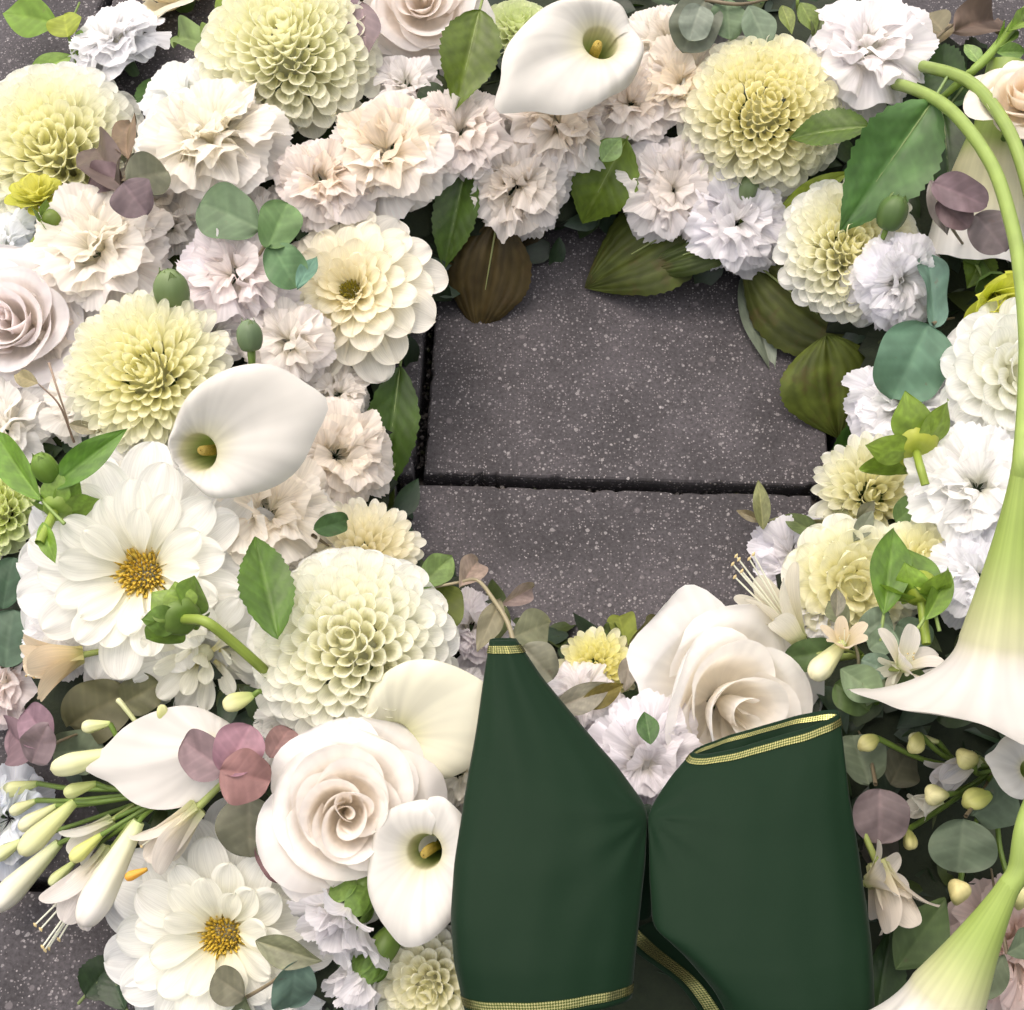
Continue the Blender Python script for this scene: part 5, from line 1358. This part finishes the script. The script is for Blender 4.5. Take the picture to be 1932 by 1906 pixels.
sprig("small leaves and shoots at the top edge above the deep yellow dahlia", [
    ('plain', 1510, 5, 1540, 60, 40, (0.16, 0.22, 0.05), (30, 24)), ('plain', 1475, 10, 1495, 60, 30, (0.2, 0.25, 0.06), (26, 24)), ('plain', 1560, 15, 1535, 75, 40, (0.10, 0.13, 0.04), (26, 22)),
    ('plain', 1440, 5, 1400, -30, 40, (0.08, 0.15, 0.03), (22, 22))], [(1510, 40, 10), (1505, 0, 30), (1520, -40, 30)], name="green_sprig", cat="leaves", stem_col=(0.2, 0.28, 0.06))
sprig("small dark eucalyptus leaf below the blush carnation at the opening's left", [('round', 592, 1000, 660, 980, 46, (0.075, 0.145, 0.05), (34, 30))], [(590, 1010, 30), (620, 1030, 10)])
sprig("two tiny grey green leaves behind the small white carnation near the olive leaf", [('round', 790, 170, 845, 205, 60, (0.11, 0.15, 0.09), (14, 8)), ('round', 775, 195, 832, 228, 54, (0.07, 0.13, 0.05), (12, 6))], [(785, 170, 14), (770, 150, 0)])

# ------------------------------------------------------------------ buds
bud(330, 580, 78, 92, 0.8, "round green carnation bud beside the broad creamy carnation", (0.17, 0.24, 0.095), 'green', dz=36, wide=1.05, name="carnation_bud")
bud(474, 662, 60, 93, 0.4, "small green bud upright on a stalk below the lavender white carnation", (0.15, 0.215, 0.11), 'green', dz=46, wide=1.0, name="carnation_bud", stem=[(476, 690, 40), (480, 730, 20)], sr=7)
bud(1672, 432, 66, 75, 0.6, "round dark green bud near the tip of the large serrated leaf", (0.10, 0.17, 0.05), 'green', dz=40, wide=1.05, name="carnation_bud")
bud(1408, 378, 48, 85, 0.6, "small grey green bud peeping below the deep yellow dahlia", (0.16, 0.22, 0.10), 'green', dz=20, wide=1.0, name="carnation_bud")
bud(100, 905, 62, 110, 0.8, "closed green bud between the bright leaf pair on the left edge", (0.15, 0.26, 0.035), 'green', dz=56, wide=0.95, name="dahlia_bud")
bud(478, 1312, 60, 200, 0.4, "small pale bud left of the creamy white ball dahlia", (0.72, 0.72, 0.48), 'short', dz=28, wide=0.85, name="small_bud")
sepal_bud(1728, 850, 100, 100, -1.0, "star shaped green dahlia bud over the flat white chrysanthemum", dz=48, ns=7, seed=1, stem=[(1736, 880, 58), (1746, 915, 52)], color=(0.17, 0.26, 0.03), core=(0.42, 0.46, 0.06), spread=8, back=True, sr=8, corez=0.5)
sepal_bud(345, 1168, 84, 150, -1.1, "green dahlia bud with blunt bracts over the huge dahlia, stalk to the lower right", dz=52, ns=8, seed=2, stem=[(385, 1172, 66), (425, 1200, 58), (485, 1252, 40), (520, 1285, 10)], color=(0.12, 0.21, 0.035), core=(0.14, 0.22, 0.04), spread=18, blunt=1.45, sr=10, corez=0.5, lens=0.9)
sepal_bud(105, 962, 70, 80, -0.9, "bright green bracted bud at the left edge under the leaf pair", dz=50, ns=7, seed=3, color=(0.18, 0.31, 0.04), core=(0.25, 0.36, 0.06), spread=25, blunt=1.2)
sepal_bud(1738, 1132, 72, 90, -0.4, "bright green bracted bud under the two rising leaves on the right", dz=36, ns=7, seed=4, color=(0.18, 0.30, 0.035), core=(0.32, 0.40, 0.05), spread=25, blunt=1.2)
sepal_bud(92, 425, 44, 40, 0.5, "dark green bracts behind the yellow green bud on the left edge", dz=42, ns=6, seed=5, color=(0.10, 0.17, 0.02), core=(0.14, 0.2, 0.03), spread=15)
# carnation buds showing white
def white_bud(x, y, rpx, deg, lift, label, dz=24, seed=0, open_=0.0, col=(0.90, 0.88, 0.89)):
    rd = random.Random(seed)
    p = on(x, y, dz); s = rpx * pxm(p)
    root = thing("carnation_bud", label, "flower bud", frame(p, dir3(deg, lift), s=s))
    for i in range(14):
        q = i / 13
        el = math.radians(92 - (20 + 34 * open_) * q + rd.gauss(0, 3))
        part("petal", PET_CARN[(i * 5) % 9], root, mat_rts(i * GA, Vector((0.05 + 0.16 * q, 0, 0.12)), el, rd.gauss(0, 0.15), rd.uniform(0.85, 1.0), 0.42 + 0.30 * open_), col)
    for i in range(6):
        part("calyx_lobe", LF['sepal'][i % 3], root, mat_rts(i * 1.047, Vector((0.22 + 0.05 * open_, 0, -0.12)), math.radians(80 - 10 * open_), 0, 0.72 - 0.1 * open_, 0.9), (0.15, 0.25, 0.05))
    part("calyx", BUD_GREEN, root, Matrix.Translation((0, 0, -0.55)) @ Matrix.Diagonal((0.66, 0.66, 0.85, 1)), (0.16, 0.26, 0.05))
    part("stem", tube_mesh("stem", [(0, 0, -0.5), (0, 0, -0.9), (0.1, 0, -1.3)], [0.1, 0.08, 0.08], M_STEM), root, None, (0.13, 0.22, 0.05))
    return root
white_bud(676, 1684, 118, -128, 0.55, "white carnation bud bursting open under the ivory rose", dz=30, seed=1, open_=1.0)
white_bud(712, 1802, 104, -128, 0.35, "white tipped carnation bud in a green calyx at the bottom edge", dz=26, seed=2, open_=0.15)

# agapanthus umbels: one stalk, many buds and florets
def umbel(x, y, dz, label, stalk, col=(0.12, 0.2, 0.03), r=9):
    p = on(x, y, dz)
    root = thing("agapanthus", label, "agapanthus", Matrix.Translation(p))
    inv = root.matrix_basis.inverted()
    part("stalk", tube_mesh("stalk", [tuple(inv @ on(*q)) for q in stalk], [r * pxm(p)] * 2, M_STEM, n=20, k=10), root, None, col)
    return root
U1 = umbel(335, 1490, 20, "agapanthus with pale slim buds and white florets at the lower left", [(335, 1490, 20), (390, 1470, 8), (450, 1440, -20)])
def ab(x0, y0, x1, y1, color=(0.70, 0.70, 0.40), dz=26, wide=1.0, kind='long'):
    d = math.hypot(x1 - x0, y1 - y0)
    bud(x0, y0, d, math.degrees(math.atan2(-(y1 - y0), x1 - x0)), 0.15, "", color, kind, dz=dz, wide=wide * 0.78, sr=4.5, parent=U1,
        stem=[((x0 * 2 + 300) / 3, (y0 * 2 + 1510) / 3, dz - 6), (335, 1490, 18)])
for args in ((208, 1365, 155, 1372, (0.72, 0.72, 0.44), 30, 1.7), (308, 1368, 306, 1328, (0.70, 0.70, 0.42), 34, 1.0, 'short'), (240, 1415, 100, 1448, (0.74, 0.74, 0.46), 34, 1.1),
             (182, 1478, 122, 1496, (0.62, 0.66, 0.30), 34, 1.6), (72, 1478, 5, 1492, (0.70, 0.72, 0.42), 22, 1.6), (70, 1510, 20, 1532, (0.72, 0.72, 0.46), 24, 1.5),
             (108, 1520, 38, 1562, (0.76, 0.75, 0.5), 28, 1.3), (142, 1512, 42, 1608, (0.76, 0.76, 0.44), 36, 1.1), (112, 1590, -8, 1712, (0.83, 0.80, 0.68), 32, 1.0),
             (192, 1575, 135, 1622, (0.68, 0.69, 0.26), 40, 1.4), (142, 1625, 95, 1668, (0.68, 0.72, 0.38), 30, 1.3), (262, 1550, 162, 1742, (0.86, 0.82, 0.76), 44, 1.0),
             (45, 1585, -10, 1618, (0.70, 0.72, 0.44), 22, 1.5), (250, 1380, 218, 1398, (0.72, 0.72, 0.44), 26, 1.3)):
    ab(*args)
F_ = dict(parent=U1)
floret(378, 1520, 155, 225, 0.1, "", dz=36, color=(0.86, 0.81, 0.74), spread=12, stamens=3, stam_len=0.8, seed=1, width=1.5, **F_)
floret(215, 1600, 170, 235, 0.1, "", dz=30, color=(0.84, 0.80, 0.77), spread=13, stamens=6, seed=2, stam_len=1.25, width=1.5, **F_)
floret(215, 1545, 110, 215, 0.2, "", dz=22, color=(0.82, 0.82, 0.78), spread=18, stamens=0, seed=3, width=1.4, **F_)
p = on(278, 1640, 56)
part("orange_anther", BUD_LONG, U1, U1.matrix_basis.inverted() @ frame(p, dir3(200, 0.2), s=44 * pxm(p)) @ Matrix.Diagonal((1.2, 1.2, 1, 1)), (0.80, 0.40, 0.06))
for x0, y0 in ((282, 1400), (235, 1335)):
    inv = U1.matrix_basis.inverted()
    part("stalk", tube_mesh("stalk", [tuple(inv @ on(*q)) for q in ((335, 1490, 18), ((x0 + 330) / 2 - 12, (y0 + 1460) / 2 - 14, 34), (x0, y0, 36), (x0 - 12, y0 - 14, 35))], [0.0017, 0.0013, 0.0016], M_STEM, n=20, k=7, col=(0.25, 0.30, 0.07), col2=(0.6, 0.6, 0.35)), U1)

U2 = umbel(1625, 1235, 22, "agapanthus with a spidery white floret and small buds right of the peach rose", [(1625, 1235, 22), (1640, 1290, 8), (1660, 1340, -20)], r=6)
floret(1512, 1212, 165, 128, 0.25, "", dz=28, color=(0.86, 0.83, 0.72), spread=22, stamens=7, seed=4, stam_len=1.2, parent=U2, width=1.1, stem=[(1560, 1240, 26), (1625, 1235, 20)])
bud(1592, 1212, 98, 224, 0.3, "", (0.80, 0.78, 0.54), 'long', dz=40, wide=1.2, parent=U2, stem=[(1605, 1215, 34), (1625, 1235, 20)])
floret(1592, 1225, 70, 100, 0.9, "", dz=38, color=(0.84, 0.72, 0.54), spread=40, stamens=3, seed=5, stam_len=0.6, parent=U2, width=1.4, stem=[(1625, 1235, 20)])
floret(1698, 1262, 95, 55, 0.9, "", dz=40, color=(0.86, 0.83, 0.78), spread=48, stamens=4, seed=6, stam_len=0.5, width=1.7, parent=U2, stem=[(1660, 1260, 30), (1625, 1235, 20)])
floret(1705, 1255, 60, 200, 0.7, "", dz=36, color=(0.82, 0.82, 0.70), spread=32, stamens=0, seed=7, parent=U2, width=1.4, stem=[(1660, 1260, 30), (1625, 1235, 20)])

U3 = umbel(1880, 1450, 10, "agapanthus with round yellow buds below the tall calla on the right", [(1880, 1450, 10), (1910, 1440, -5), (1950, 1420, -20)], r=7)
for x, y, L, deg, lift, dz, color, kind in (
        (1655, 1392, 48, 200, 0.6, 34, (0.74, 0.70, 0.38), 'short'), (1735, 1385, 48, 230, 0.9, 36, (0.74, 0.70, 0.38), 'short'), (1770, 1400, 62, 170, 0.2, 28, (0.74, 0.72, 0.48), 'long'),
        (1838, 1440, 58, 150, 0.9, 38, (0.74, 0.70, 0.38), 'short'), (1880, 1462, 46, 60, 0.8, 32, (0.64, 0.64, 0.26), 'short'), (1868, 1500, 62, 190, 0.4, 34, (0.68, 0.68, 0.28), 'short'),
        (1785, 1500, 58, 170, 0.8, 38, (0.78, 0.74, 0.48), 'short'), (1712, 1565, 40, 270, 0.8, 22, (0.74, 0.70, 0.38), 'short'), (1805, 1702, 62, 100, 0.9, 26, (0.78, 0.70, 0.40), 'short'), (1922, 1712, 66, 95, 0.7, 30, (0.74, 0.72, 0.42), 'short')):
    bud(x, y, L, deg, lift, "", color, kind, dz=dz, parent=U3, sr=5, stem=[((x + 1850) / 2, (y + 1480) / 2, dz - 14), (1880, 1450, 8)])
floret(1845, 1430, 115, 205, 0.3, "", dz=30, color=(0.82, 0.81, 0.85), spread=8, stamens=0, seed=10, width=1.6, parent=U3, stem=[(1880, 1450, 8)])
floret(1775, 1505, 75, 195, 0.3, "", dz=32, color=(0.80, 0.80, 0.74), spread=10, stamens=0, seed=11, width=2.0, parent=U3, stem=[(1830, 1480, 14), (1880, 1450, 8)])
floret(1652, 1622, 150, -68, 0.25, "crumpled cream floret beside the right ribbon loop", dz=36, color=(0.82, 0.76, 0.66), spread=17, stamens=2, seed=8, stam_len=0.7, width=1.6)
floret(1632, 1668, 95, 30, 0.5, "small crumpled floret above the larger one at the ribbon's right", dz=32, color=(0.82, 0.78, 0.70), spread=35, stamens=0, seed=9, width=1.6)
floret(160, 1235, 130, 190, 0.4, "peach tinted floret under the huge dahlia's left petals", dz=12, color=(0.84, 0.70, 0.50), spread=22, stamens=2, seed=12, stam_len=0.8, width=1.6)
